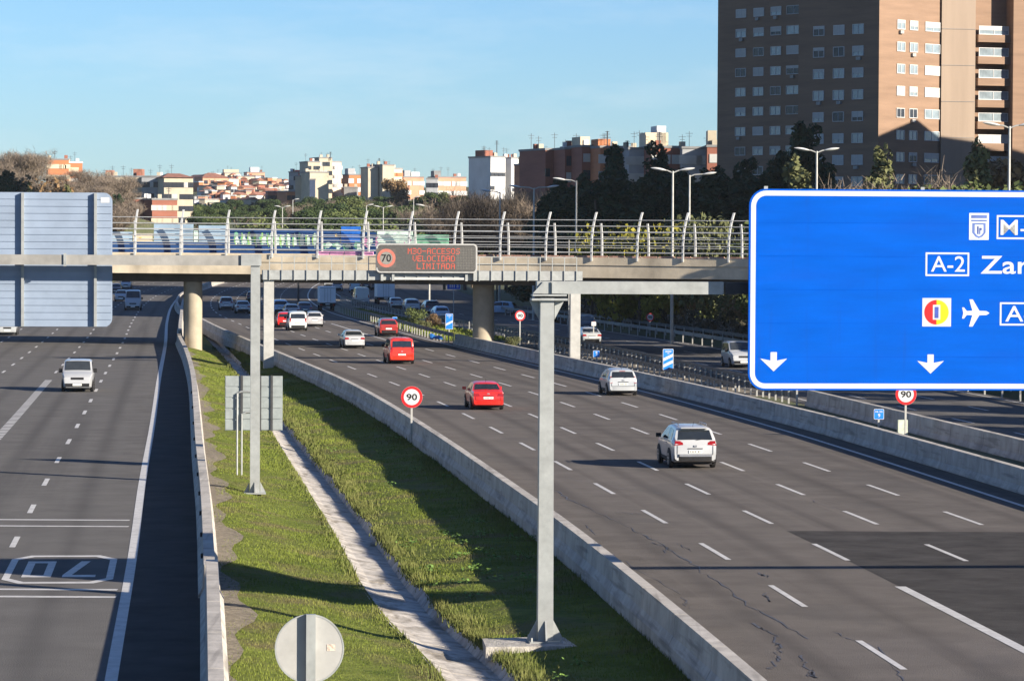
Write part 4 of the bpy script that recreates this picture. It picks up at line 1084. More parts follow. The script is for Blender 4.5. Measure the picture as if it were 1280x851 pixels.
def make_vehicle(kind, label, cat, paint, loc, rz, group=None, name=None, scale=1.0, lamps=None, roofbox=False, rearwin=True, bumper=None, plate=True, detail=False):
    S = SPECS[kind]; L_, W, belt, top, cl = S['L'], S['W'], S['belt'], S['top'], S['cl']
    t = thing(name or {'suv': 'sport_utility_car', 'hatch': 'hatchback_car', 'sedan': 'sedan_car', 'mpv': 'passenger_van', 'van': 'delivery_van'}[kind], label, cat, loc, rz, group)
    if scale != 1: t.scale = (scale,) * 3
    roof = max(z for y, z in top); hw = W / 2
    boxy = kind in ('van', 'mpv'); wroof = hw * (.86 if boxy else .70)
    def plan(y):
        a = 1 - .085 * max(0, (.55 - y) / .55) ** 2; b = 1 - .17 * max(0, (y - (L_ - .9)) / .9) ** 2
        return a * b
    def wz(y, z):     # half width of the skin at height z
        p = plan(y)
        if z <= belt:
            s_ = (belt - z) / (belt - cl); return p * hw * (.955 + .045 * math.sin(math.pi * min(1, .25 + s_ * .75)))
        s_ = (z - belt) / (roof - belt); return p * (hw * .965 + (wroof - hw * .965) * s_ ** 1.15)
    ys = sorted(set([y for y, z in top] + [.2, .55, L_ * .3, L_ * .55, L_ - .7, L_ - .35]))
    tz = lambda y: float(np.interp(y, [a for a, b in top], [b for a, b in top]))
    def ring(y):
        zt = tz(y); zb = cl + (.10 * max(0, (.3 - y) / .3) + .06 * max(0, (y - L_ + .4) / .4)); P = []
        zs = [zb, zb + .07]
        lim = min(zt, belt)
        zs += [zb + .07 + (lim - zb - .07) * k for k in (.35, .7, .93)]
        wlist = [wz(y, z) * (.90 if i == 0 else 1) for i, z in enumerate(zs)]
        P = list(zip(wlist, zs))
        if zt > belt + .02:
            for k in (.06, .55, .9): z = belt + (zt - belt) * k; P.append((wz(y, z), z))
            P.append((wz(y, zt) * .86, zt - .0)); P.append((wz(y, zt) * .45, zt + .02)); 
        else:
            w0 = wz(y, lim)
            for k, dz in ((.985, 0), (.96, .005), (.9, .012)): P.append((w0 * k, lim - .03 * (k > .97) + dz - .012))
            P.append((w0 * .75, zt + .01)); P.append((w0 * .4, zt + .02))
        return P
    V = []; Fs = []; nr = None
    for y in ys:
        P = ring(y); pts = [(x, y, z) for x, z in P] + [(-x, y, z) for x, z in reversed(P)]
        nr = len(pts); V += pts
    for i in range(len(ys) - 1):
        for k in range(nr):
            j = (k + 1) % nr; Fs.append((i * nr + k, i * nr + j, (i + 1) * nr + j, (i + 1) * nr + k))
    Fs += [tuple(range(nr - 1, -1, -1)), tuple(range((len(ys) - 1) * nr, len(ys) * nr))]
    body = MB().add(V, Fs).build('body', paint, t, smooth=32)
    # windows, each a pane standing a few millimetres proud of the skin
    def pane(nm, pts, mt=GLASS): return MB().add(pts, [tuple(range(len(pts)))]).build(nm, mt, t, fix=False)
    for poly in S['side']:
        for s_ in (1, -1):
            dense = []
            for a, b in zip(poly, poly[1:] + poly[:1]):
                for q in (0, .5): dense.append((a[0] + (b[0] - a[0]) * q, a[1] + (b[1] - a[1]) * q))
            pts = [(s_ * (wz(y, z) + .008), y, z) for y, z in dense]
            pane('side_window', pts if s_ > 0 else pts[::-1])
    def slope_pane(nm, i, j, ins0, ins1, mt=GLASS, out=-1, wins=.9):
        (ya, za), (yb, zb) = top[i], top[j]; pts = []
        n = Vector((0, -(zb - za), (yb - ya))) if yb > ya else Vector((0, 1, 1)); n.normalize()
        if out > 0 and n.y < 0: n = -n
        if n.z < 0: n = -n
        for s_, w_ in ((ins0, wins), (ins1, wins)):
            y = ya + (yb - ya) * s_; z = za + (zb - za) * s_
            for k in (-1, -.5, 0, .5, 1): pts.append((k * wz(y, max(z, belt)) * w_, y, z + .02 * (1 - abs(k) * .6)))
        pts = [Vector(p) + n * .012 for p in pts]
        return MB().add(pts, [(k, k + 1, k + 6, k + 5) for k in range(4)]).build(nm, mt, t, fix=False)
    if S['ri'] and rearwin: slope_pane('rear_window', S['ri'][0], S['ri'][1], .1, .86, wins=.86)
    slope_pane('windscreen', S['wi'][0], S['wi'][1], .06, .92, WINS, wins=.88)
    if kind == 'van':
        for s_ in (-1, 1): pane('rear_window', [(s_ * .12, .03, 1.55), (s_ * .72, .03, 1.55), (s_ * .68, .055, 2.05), (s_ * .12, .055, 2.05)][::s_], GLASS) if rearwin else None
    # wheels
    for y in S['wy']:
        for s_ in (-1, 1):
            r = S['r']; wx = s_ * (hw * plan(y) - .085)
            arch = MB(); n = 20
            vs = [(wx + s_ * .105, y + (r + .075) * math.cos(math.pi * (k / (n - 1) * 1.24 - .12)), r + .02 + (r + .075) * math.sin(math.pi * (k / (n - 1) * 1.24 - .12))) for k in range(n)]
            arch.add(vs + [(v[0] - s_ * .12, v[1], v[2]) for v in vs], [tuple(range(n)) if s_ < 0 else tuple(range(n))[::-1]] + [(k, k + 1, n + k + 1, n + k) for k in range(n - 1)])
            arch.build('wheel_arch', BLACKP, t)
            wh = MB(); prof = [(.0, r * .6), (.012, r * .92), (.03, r), (.18, r), (.2, r * .92), (.21, r * .6)]; n = 22
            vs = [(wx + s_ * .125 - s_ * px_, y + rr * math.cos(6.283 * k / n), r + rr * math.sin(6.283 * k / n)) for px_, rr in prof for k in range(n)]
            fs = [(a * n + k, a * n + (k + 1) % n, (a + 1) * n + (k + 1) % n, (a + 1) * n + k) for a in range(5) for k in range(n)] + [tuple(range(5 * n, 6 * n)), tuple(range(n))]
            wheel = wh.add(vs, fs).build('wheel', RUBBER, t, smooth=40)
            rm = MB(); xo = wx + s_ * .128
            ringf(rm, y, r, r * .52, r * .66, 0, 20); 
            vv = [(xo, p[0], p[2]) for p in rm.v]; rm.v = vv
            for k in range(5):
                a = 6.283 * k / 5 + .3; c_, s2 = math.cos(a), math.sin(a); b = len(rm.v)
                rm.v += [(xo, y + r * (.06 * c_ - .09 * s2), r + r * (.06 * s2 + .09 * c_)), (xo, y + r * (.06 * c_ + .09 * s2), r + r * (.06 * s2 - .09 * c_)), (xo, y + r * (.56 * c_ + .06 * s2), r + r * (.56 * s2 - .06 * c_)), (xo, y + r * (.56 * c_ - .06 * s2), r + r * (.56 * s2 + .06 * c_))]
                rm.f.append([b, b + 1, b + 2, b + 3]); rm.m.append(0)
            rm.build('rim', RIM, wheel)
    # tail: lamps, plate, bumper, seam
    wb = wz(.02, belt - .1)
    lh = {'wrap': (belt - .16, belt + .03, .36), 'tall': (belt - .28, belt + .12, .17), 'wide': (belt - .23, belt - .05, .34)}[S['tail']]
    for s_ in (-1, 1):
        m = MB(); z0, z1, lw = lh
        y_ = -.012
        def ty(z): return float(np.interp(z, [b for a, b in top[:3]], [a for a, b in top[:3]])) - .016
        pts = [(s_ * (wz(.05, z0) - lw), ty(z0), z0 + .03), (s_ * (wz(.05, z0) - .005), ty(z0) + .01, z0), (s_ * (wz(.3, z0) + .008), .3, z0 + .06), (s_ * (wz(.3, z1) + .008), ty(z1) + .32, z1 + .01), (s_ * (wz(.05, z1) - .01), ty(z1), z1), (s_ * (wz(.05, z1) - lw * .85), ty(z1), z1 - .01)]
        m.add(pts, [(0, 1, 4, 5), (1, 2, 3, 4)]); m.build('tail_lamp', TAIL, t)
    m = MB(); zb = cl + .1
    xs = [k / 6 for k in range(-6, 7)]; vs = []
    for x in xs:
        c_ = .10 * (abs(x) ** 3); bw = hw * .93
        vs += [(x * bw, -.05 + c_, zb), (x * bw, -.05 + c_, zb + .22), (x * bw, .1 + c_, zb + .22), (x * bw, .1 + c_, zb)]
    fs = [(0, 1, 2, 3), tuple(range(len(vs) - 4, len(vs)))]
    for i in range(12):
        for q in range(4): fs.append((i * 4 + q, i * 4 + (q + 1) % 4, i * 4 + 4 + (q + 1) % 4, i * 4 + 4 + q))
    m.add(vs, fs); m.build('rear_bumper', bumper or BLACKP, t, smooth=40)
    zp = zb + .36 if kind != 'van' else zb + .3
    if plate:
        m = MB(); m.box((0, ty(zp) - .004, zp), (.52, .02, .115)); m.build('number_plate', PLATE, t)
    m = MB(); m.box((0, ty(zp + .12) + .0, zp + .12), (.6, .02, .03)); m.build('tailgate_trim', BLACKP if paint is not CDARK else RIM, t)
    # nose: headlamps, grille, plate, bumper, mirrors
    yn = L_
    def ny(z): return float(np.interp(z, [b for a, b in top[::-1][:4]], [a for a, b in top[::-1][:4]])) + .014
    zh = top[-2][1] - .04
    for s_ in (-1, 1):
        w0 = wz(yn - .1, zh) 
        m = MB(); m.add([(s_ * w0 * .52, ny(zh - .09), zh - .09), (s_ * w0 * .93, ny(zh - .09) - .03, zh - .09), (s_ * (wz(yn - .32, zh + .1) + .006), yn - .36, zh + .1), (s_ * w0 * .62, ny(zh + .07), zh + .07)], [(0, 1, 2, 3)]); m.build('headlamp', HEADL, t)
        m = MB(); m.box((s_ * (hw + .11), top[S['wi'][1]][0] - .35, belt + .1), (.2, .12, .16 if not boxy else .24)); m.build('wing_mirror', paint if kind in ('hatch', 'sedan') else BLACKP, t)
    m = MB(); m.add([(-hw * .42, ny(zh - .1), zh - .1), (hw * .42, ny(zh - .1), zh - .1), (hw * .42, ny(zh + .04), zh + .04), (-hw * .42, ny(zh + .04), zh + .04)], [(0, 1, 2, 3)]); m.build('grille', BLACKP, t)
    m = MB(); m.box((0, yn - .06, cl + .2), (W * .78, .2, .2)); m.build('front_bumper', BLACKP if boxy else paint, t)
    m = MB(); m.box((0, yn + .05, cl + .22), (.52, .02, .115)); m.build('number_plate', PLATE, t)
    if S.get('rails'):
        for s_ in (-1, 1):
            m = MB(); m.tube([(s_ * wroof * .88, .75, roof + .0), (s_ * wroof * .88, .85, roof + .055), (s_ * wroof * .88, 2.45, roof + .04), (s_ * wroof * .88, 2.6, roof - .01)], .02, 6); m.build('roof_rail', RIM, t)
        m = MB(); m.box((0, .36, 1.625), (1.1, .2, .035)); m.build('spoiler', paint, t)
        m = MB(); m.box((0, -.05, .55), (1.3, .05, .1)); m.build('rear_skid_plate', RIM, t)
    # shut lines, handles, high brake lamp, aerial, wiper: only where the photo shows the car large enough
    if detail:
        yd = [p[0] for p in S['side'][0]]; y_split = (S['side'][0][2][0] + S['side'][1][0][0]) / 2
        y_f = max(p[0] for p in S['side'][1]) - .05
        for s_ in (1, -1):
            for yy in (y_split, y_f, max(S['wy'][0] + .38, min(yd) - .1)):
                m = MB(); zz = np.linspace(cl + .14, belt - .01, 6); pts = [(s_ * (wz(yy, z) + .005), yy - .008, z) for z in zz] + [(s_ * (wz(yy, z) + .005), yy + .008, z) for z in zz[::-1]]
                m.add(pts, [(k, k + 1, 10 - k, 11 - k) for k in range(5)]); m.build('shut_line', BLACKP, t)
            for yy in (y_split + .12, y_f - .9):
                m = MB(); m.box((s_ * (wz(yy, belt - .12) + .012), yy - .08, belt - .12), (.025, .17, .03)); m.build('door_handle', paint, t)
            m = MB(); m.box((s_ * (wz(1.9, cl + .12) + .004), (S['wy'][0] + S['wy'][1]) / 2, cl + .13), (.02, S['wy'][1] - S['wy'][0] - .8, .1)); m.build('sill_trim', BLACKP, t)
        j = S['ri'][1] if S['ri'] else 2
        m = MB(); m.box((0, top[j][0] - .02, top[j][1] - .01), (.34, .03, .03)); m.build('high_brake_lamp', TAIL, t)
        m = MB(); m.tube([(.0, top[j][0] + .25, roof - .04), (.0, top[j][0] + .12, roof + .16)], .008, 5); m.build('roof_aerial', BLACKP, t)
        wq = wz(.02, belt - .05)
        for s_ in (-1, 1):
            m = MB(); m.box((s_ * wq * .86, ty(cl + .42) - .004, (cl + .36 + lh[0]) / 2), (.012, .012, max(.02, lh[0] - cl - .36))); m.build('tailgate_seam', BLACKP, t)
        m = MB(); m.box((0, ty(cl + .34) - .004, cl + .345), (wq * 1.72, .012, .012)); m.build('tailgate_seam', BLACKP, t)
        m = MB(); (ya, za), (yb, zb_) = top[S['ri'][0]], top[S['ri'][1]]
        m.tube([(0.02, ya + (yb - ya) * .1 - .03, za + (zb_ - za) * .1), (.36, ya + (yb - ya) * .2 - .035, za + (zb_ - za) * .2)], .012, 4); m.build('rear_wiper', BLACKP, t)
        m = MB(); m.box((0, ty(zp + .2) - .006, zp + .22), (.13, .02, .07)); m.build('badge', RIM, t)
        if plate:
            m = MB()
            for k in range(7):
                if k != 4: m.box((-.19 + k * .063, ty(zp) - .0155, zp), (.034, .004, .066))
            m.build('plate_characters', BLACKP, t)
    # underside dark
    m = MB(); m.box((0, L_ / 2, cl - .02), (W * .8, L_ * .85, .12)); m.build('underbody', BLACKP, t)
    return t

def make_box_truck(label, loc, rz, L_=6.5, h=3.1, w=2.25, cab=CWHITE, group=None, scale=1):
    t = thing('box_truck', label, 'truck', loc, rz, group); t.scale = (scale,) * 3
    m = MB(); m.box((0, L_ * .36, .95 + (h - .95) / 2), (w, L_ * .72, h - .95)); bx = m.build('cargo_box', BOXW, t)
    md = bx.modifiers.new('b', 'BEVEL'); md.width = .05; md.segments = 2
    m = MB(); m.box((0, -.012, .95 + (h - .95) / 2), (.03, .02, h - 1.1)); m.build('door_seam', GREYR, t)
    for s_ in (-1, 1): m = MB(); m.box((s_ * .35, -.03, 1.9), (.04, .04, h - 1.4)); m.build('door_bar', GALV, t)
    m = MB(); m.box((0, -.02, h - .14), (w * .96, .03, .06)); m.build('door_rail', GREYR, t)
    P = [(L_ * .73, .6), (L_ * .73, 2.35), (L_ * .82, 2.4), (L_ * .93, 1.55), (L_, 1.35), (L_, .55)]
    m = MB(); m.add([(x, p[0], p[1]) for x in (-w * .46, w * .46) for p in P], [tuple(range(6)), tuple(range(11, 5, -1))] + [(k, k + 6, (k + 1) % 6 + 6, (k + 1) % 6) for k in range(6)]); m.build('cab', cab, t)
    m = MB(); m.add([(-w * .4, L_ * .84 + .02, 2.25), (w * .4, L_ * .84 + .02, 2.25), (w * .42, L_ * .925 + .02, 1.62), (-w * .42, L_ * .925 + .02, 1.62)], [(0, 1, 2, 3)]); m.build('windscreen', WINS, t)
    m = MB(); m.box((0, L_ * .48, .72), (w * .7, L_ * .95, .24)); m.build('chassis', BLACKP, t)
    m = MB(); m.box((0, .1, .62), (w * .95, .1, .14)); m.build('rear_bumper', BLACKP, t)
    for s_ in (-1, 1): m = MB(); m.box((s_ * w * .4, .03, .72), (.3, .06, .13)); m.build('tail_lamp', TAIL, t)
    m = MB(); m.box((0, .03, .8), (.52, .03, .12)); m.build('number_plate', PLATE, t)
    for y in (L_ * .2, L_ * .84):
        for s_ in (-1, 1):
            m = MB(); n = 18; r = .42; vs = [(s_ * (w * .46 - d), y + r * math.cos(6.283 * k / n), r + r * math.sin(6.283 * k / n)) for d in (0, .3) for k in range(n)]
            m.add(vs, [tuple(range(n)), tuple(range(n, 2 * n))] + [(k, (k + 1) % n, (k + 1) % n + n, k + n) for k in range(n)]); m.build('wheel', RUBBER, t)
    return t
def put(kind, px, py, label, cat, paint, f=LA, toward=False, wpx=None, scale=1.0, rz=None, **k):
    """tail (or nose) centre over the ground point seen at px, py"""
    p = G(px, py, .008); h = heading(f, p.y)
    if kind == 'truck':
        return make_box_truck(label, p, h, scale=scale, **k)
    L_ = SPECS[kind]['L'] * scale
    if toward: p = p + Vector((-math.sin(h), math.cos(h), 0)) * L_; h += math.pi
    if rz is not None: h = rz
    return make_vehicle(kind, label, cat, paint, p, h, scale=scale, **k)
VG = None
put('suv', 869, 586, 'white sport utility car with roof rails and dark rear window, nearest on the right carriageway', 'car', CWHITE, detail=True)
put('sedan', 610.5, 512.5, 'red three-box sedan level with the 90 sign on the right carriageway', 'car', CRED, bumper=CRED, detail=True)
put('hatch', 779, 494.5, 'silver-white rounded hatchback close to the right concrete barrier', 'car', CSILV, bumper=CSILV, scale=1.02, detail=True)
put('mpv', 502.5, 455, 'bright red boxy passenger van in the middle lanes', 'van', CORED, bumper=CORED, scale=1.02, detail=True)
put('sedan', 443.5, 435.5, 'white coupe-like sedan left of the red boxy van', 'car', CWHITE, bumper=CWHITE)
put('hatch', 486, 420.5, 'dark red hatchback in the shade line by the right shoulder guardrail', 'car', CDRED, scale=1.06)
put('hatch', 393.5, 408.5, 'bright white hatchback right of the pale grey small van', 'car', CWHITE, bumper=CWHITE)
put('mpv', 372.5, 413.5, 'pale grey small van with wide rear window beside the red car', 'van', CGREY)
put('hatch', 357, 409.5, 'red hatchback partly hidden behind the pale grey small van', 'car', CRED, scale=1.0)
put('sedan', 365.5, 397, 'white car ahead of the red hatchback in the traffic cluster', 'car', CWHITE)
put('hatch', 351, 393, 'silver-blue car in the shade just right of the left matrix gantry post', 'car', CPBLU, scale=1.1)
put('sedan', 381.5, 394, 'dark blue car in the shade ahead of the bright white hatchback', 'car', CBLUE)
put('suv', 283, 388, 'pale silver tall car in shade, left one of the two behind the bridge pier', 'car', CSILV, scale=.94)
put('sedan', 304, 392, 'pale silver sedan in shade, right one of the two behind the bridge pier', 'car', CSILV)
put('truck', 409.5, 388.5, 'white box truck under the bridge in shade, left of the curving edge line', None, None, L_=6.2, h=2.9, w=1.95)
put('van', 453, 382.5, 'plain white delivery van under the bridge between the two box trucks', 'van', CWHITE, SV, rearwin=False, scale=.98)
put('truck', 482.5, 380.5, 'tall white box truck with dark door marks under the matrix display', None, None, SV, L_=7.5, h=3.45, w=2.3)
put('sedan', 496, 387, 'silver sedan behind the tall white box truck', 'car', CSILV, SV)
put('hatch', 516, 391, 'silver hatchback in shade between silver sedan and black car', 'car', CSILV, SV, scale=1.08)
put('suv', 541, 394.5, 'black tall car in shade on the service road', 'car', CDARK, SV)
put('hatch', 553, 400.5, 'pale car with red tail lamp just left of the one-stripe countdown marker', 'car', CPBLU, SV)
put('sedan', 421.5, 364, 'sunlit white sedan far under the bridge above the left box truck', 'car', CWHITE, LA)
put('hatch', 411, 358.5, 'sunlit white car farthest on the right carriageway, under the catwalk', 'car', CWHITE, LA)
put('van', 444, 366, 'distant grey-blue van above the plain white delivery van', 'van', CPBLU, LA, scale=.95, rearwin=False)
put('sedan', 458, 362, 'distant dark sedan right of the grey-blue van', 'car', CDARK, LA)
put('hatch', 470, 363, 'small distant dark hatchback left of the tall white box truck', 'car', CDARK, LA)
put('sedan', 740, 431, 'silver sedan on the shaded service road right of the matrix gantry post', 'car', CSILV, SV, scale=1.0)
put('mpv', 733, 417, 'dark van ahead of the silver sedan on the shaded service road', 'van', CBLUE, SV)
put('hatch', 645, 393, 'pale blue car on the far side road above the small 90 sign', 'car', CPBLU, SV, rz=heading(SV, 400) + 1.15)
put('mpv', 930, 460, 'white van peeking out behind the left edge of the blue direction sign', 'van', CWHITE, SV, toward=True)
put('mpv', 96.5, 490, 'white small van driving towards the camera on the left carriageway', 'van', CWHITE, LR, toward=True, scale=1.0, detail=True)
put('van', 166, 388, 'tall white delivery van approaching in the shade under the left bridge span', 'van', CWHITE, LR, toward=True, scale=.98)
put('hatch', 151, 377, 'white car beside the approaching tall delivery van', 'car', CWHITE, LR, toward=True)
put('sedan', 144, 367, 'dark car behind the white car at the edge of the large sign back', 'car', CDARK, LR, toward=True)
put('hatch', 157, 361, 'distant pale car above the approaching tall delivery van', 'car', CSILV, LR, toward=True)
put('hatch', 9, 419, 'silver car half hidden below the large sign back at the left edge', 'car', CSILV, LR, toward=True, scale=1.0)
put('sedan', 316, 378, 'dark car hidden behind the pale gantry posts', 'car', CDARK, LA)
# ------------------------------------------------------------------ buildings
def wm(fw, fh, frame=.08, shutter=0.0, split=True):
    """shared window meshes: (frame mesh, pane mesh, blind mesh or None)"""
    m = MB()
    for x0, x1, z0, z1 in ((-fw / 2, fw / 2, 0, frame), (-fw / 2, fw / 2, fh - frame, fh), (-fw / 2, -fw / 2 + frame, frame, fh - frame), (fw / 2 - frame, fw / 2, frame, fh - frame)):
        m.box(((x0 + x1) / 2, -.03, (z0 + z1) / 2), (x1 - x0, .1, z1 - z0))
    if split: m.box((0, -.03, fh / 2), (frame * .8, .09, fh - 2 * frame))
    p = MB(); p.add([(-fw / 2 + frame, -.02, frame), (fw / 2 - frame, -.02, frame), (fw / 2 - frame, -.02, fh - frame), (-fw / 2 + frame, -.02, fh - frame)], [(0, 1, 2, 3)])
    return m, p
_wcache = {}
def window(parent, P, rz, fw, fh, fmat=WFRAME, pmat=PANE, blind=0.0, bmat=SHUT, frame=.08, sub=True, split=True, name='window'):
    key = (round(fw, 2), round(fh, 2), frame, fmat.name, pmat.name, split)
    if key not in _wcache:
        m, p = wm(fw, fh, frame, 0, split); fo = m.build(name, fmat); po = p.build('pane', pmat)
        _wcache[key] = (fo.data, po.data); bpy.data.objects.remove(fo); bpy.data.objects.remove(po)
    fm, pm = _wcache[key]
    o = bpy.data.objects.new(name, fm); link(o); o.parent = parent; o.location = P; o.rotation_euler = (0, 0, rz)
    if sub:
        q = bpy.data.objects.new('pane', pm); link(q); q.parent = o
        if blind:
            k2 = ('b', round(fw, 2), round(fh, 2), round(blind, 1), bmat.name)
            if k2 not in _wcache:
                b = MB().box((0, -.035, fh - frame - (fh - 2 * frame) * blind / 2), (fw - 2 * frame, .02, (fh - 2 * frame) * blind)).build('blind', bmat); _wcache[k2] = b.data; bpy.data.objects.remove(b)
            q = bpy.data.objects.new('blind', _wcache[k2]); link(q); q.parent = o
    return o

# --- the brown brick tower at the right, built from two blocks meeting at a setback
def prism_xy(name, pts, z0, z1, mt, parent):
    return MB().slab(pts, z0, z1).build(name, mt, parent)
TH = 78.0; ACGREY = mat('air_conditioner_casing', (.3, .3, .29), .6)
def facade(parent, a, b, us, zs, fw, fh, prob=.5, seed=0, fmat=WFRAME, ac=0.0, skip=None, pm=None):
    r = random.Random(seed); a, b = Vector((*a, 0)), Vector((*b, 0)); d = (b - a); L_ = d.length; d.normalize(); rz = math.atan2(d.y, d.x); n = Vector((d.y, -d.x, 0))
    for zi, z in enumerate(zs):
        for ui, u in enumerate(us):
            f_ = fw[ui] if isinstance(fw, (list, tuple)) else fw
            if skip and skip(zi, ui): continue
            P = a + d * (u * L_) + n * .03; P.z = z
            bl = r.choice([0, .3, .6, 1.0]) if r.random() < prob else 0
            window(parent, P, rz, f_, fh, fmat, pm or (PANE if r.random() < .75 else DARKW), bl)
            if r.random() < ac:
                m = MB(); m.box((0, -.17, .05), (.7, .3, .42)); o = m.build('air_conditioner', ACGREY, parent); o.location = P + Vector((0, 0, -.4)) + d * r.uniform(-.3, .3); o.rotation_euler = (0, 0, rz)
tb = thing('apartment_tower', 'tall brown brick apartment tower with a sunlit corner behind the blue direction sign', 'apartment tower', (48, 452, 0))
o0 = Vector((48, 452, 0))
def rel(p): return (p[0] - 48, p[1] - 452)
C0, C1 = (47.5, 448.0), (37.9, 458.5)
C3 = (57.0, 457.7); 
main = [C1, C0, C3, (61.2, 458.4), (61.6, 460.2), (66.0, 462.0), (66.6, 459.4), (74.5, 462.4), (92, 490), (60, 505), (46, 490)]
prism_xy('wall', [rel(p) for p in main], 0, TH, BRICKD, tb)
# lit concrete shaft, slightly proud of the brick
prism_xy('stair_shaft', [rel(p) for p in [(56.75, 457.0), (61.35, 457.9), (61.3, 459.2), (56.75, 458.0)]], 0, TH - 4, mat('shaft_concrete', (.3, .235, .18), .85, scale=.25, var=.06, stretch=(2, 2, .15)), tb)
m = MB()
zf = lambda px_y, Y: HC + (292 - px_y) * Y / F
for z in np.arange(8, TH - 6, 4.8): m.box((59.05 - 48, 457.42 - 452, z), (4.6, .06, .06), math.atan2(.9, 4.6))
m.build('shaft_joint', SLATE, tb)
flo = 2.88
zr2 = [zf(33 + 27 * k, 453) - 1.0 for k in range(9)][::-1]
facade(tb, rel(C1), rel(C0), [.26, .51, .747], zr2, 1.95, 1.3, .55, 3, ac=.3)
zr3 = [zf(30 + 27.4 * k, 452) - .6 for k in range(8)][::-1]
facade(tb, rel(C0), rel(C3), [.335, .533, .83], zr3, [1.7, 1.7, 3.2], 1.25, .5, 4, ac=.1)
# recessed balconies: slab fronts and glazed bands
m_ = Matrix.Translation((0, 0, 0))
for k in range(9):
    z = zf(36 + 27.0 * k, 460) - 1.2
    a, b = Vector((61.55 - 48, 459.6 - 452, z)), Vector((66.2 - 48, 461.3 - 452, z)); dd = b - a; rz = math.atan2(dd.y, dd.x)
    m = MB(); m.box((a + b) / 2 + Vector((.1, -.5, .1)), (dd.length * .98, .9, 1.0), rz); m.build('balcony_front', BRICKD, tb)
    P = (a + b) / 2 + Vector((.18, -.52, .62)); window(tb, P, rz, dd.length * .9, 1.15, WFRAME, PANE, random.Random(k).choice([0, .5, 1]), name='glazed_balcony')
facade(tb, rel((66.6, 459.4)), rel((74.5, 462.4)), [.32, .6], [zf(37 + 27.0 * k, 461) - 1.0 for k in range(9)][::-1], 1.7, 1.3, .6, 9, ac=.3)
sb_ = thing('apartment_tower', 'shaded set-back left half of the brown tower with four window columns', 'apartment tower', (36, 510, 0))
S0, S1 = (43.5, 494.0), (30.3, 511.5)
rl = lambda p: (p[0] - 36, p[1] - 510)
prism_xy('wall', [rl(p) for p in [S1, S0, (46, 500), (60, 508), (48, 530)]], 0, TH, BRICKD, sb_)
facade(sb_, rl(S1), rl(S0), [.242, .422, .596, .775], [zf(14 + 24.7 * k, 503) - .65 for k in range(9)][::-1], [2.3, 2.3, 2.3, 3.2], 1.25, .5, 7, ac=.14)

# --- apartment towers beyond the right edge of the frame, whose shade lies over the trees and the road
def slab_tower(label, pts, h, seed, rows=6, mt=BRICKD):
    t = thing('apartment_block', label, 'apartment block', (pts[0][0], pts[0][1], 0))
    r0 = lambda p: (p[0] - pts[0][0], p[1] - pts[0][1])
    prism_xy('wall', [r0(p) for p in pts], -1, h, mt, t)
    m = MB(); cx_ = sum(p[0] for p in pts) / len(pts) - pts[0][0]; cy_ = sum(p[1] for p in pts) / len(pts) - pts[0][1]; 
    if h > 50: m.box((cx_, cy_, h + 1.4), (6, 6, 2.8))
    else:
        for q in range(5): m.box((cx_ - 30 + q * 9 + (q % 2) * 3, cy_ - 8 + (q * 5) % 14, h + .7), (1.6, 1.6, 1.4 + .5 * (q % 3)))
    m.build('roof_house', BEIGE, t)
    facade(t, r0(pts[0]), r0(pts[1]), [k / 7 + .07 for k in range(7)], [5 + 5.5 * k for k in range(int(h / 5.5) - 1)], 1.8, 1.4, .5, seed)
slab_tower('tall shaded apartment block standing beyond the right edge of the view', [(75, 309), (136, 309), (136, 374), (75, 374)], 61, 3)
slab_tower('lower stepped apartment block beyond the right edge behind the taller one', [(88, 404), (165, 404), (165, 432), (88, 432)], 39, 4)
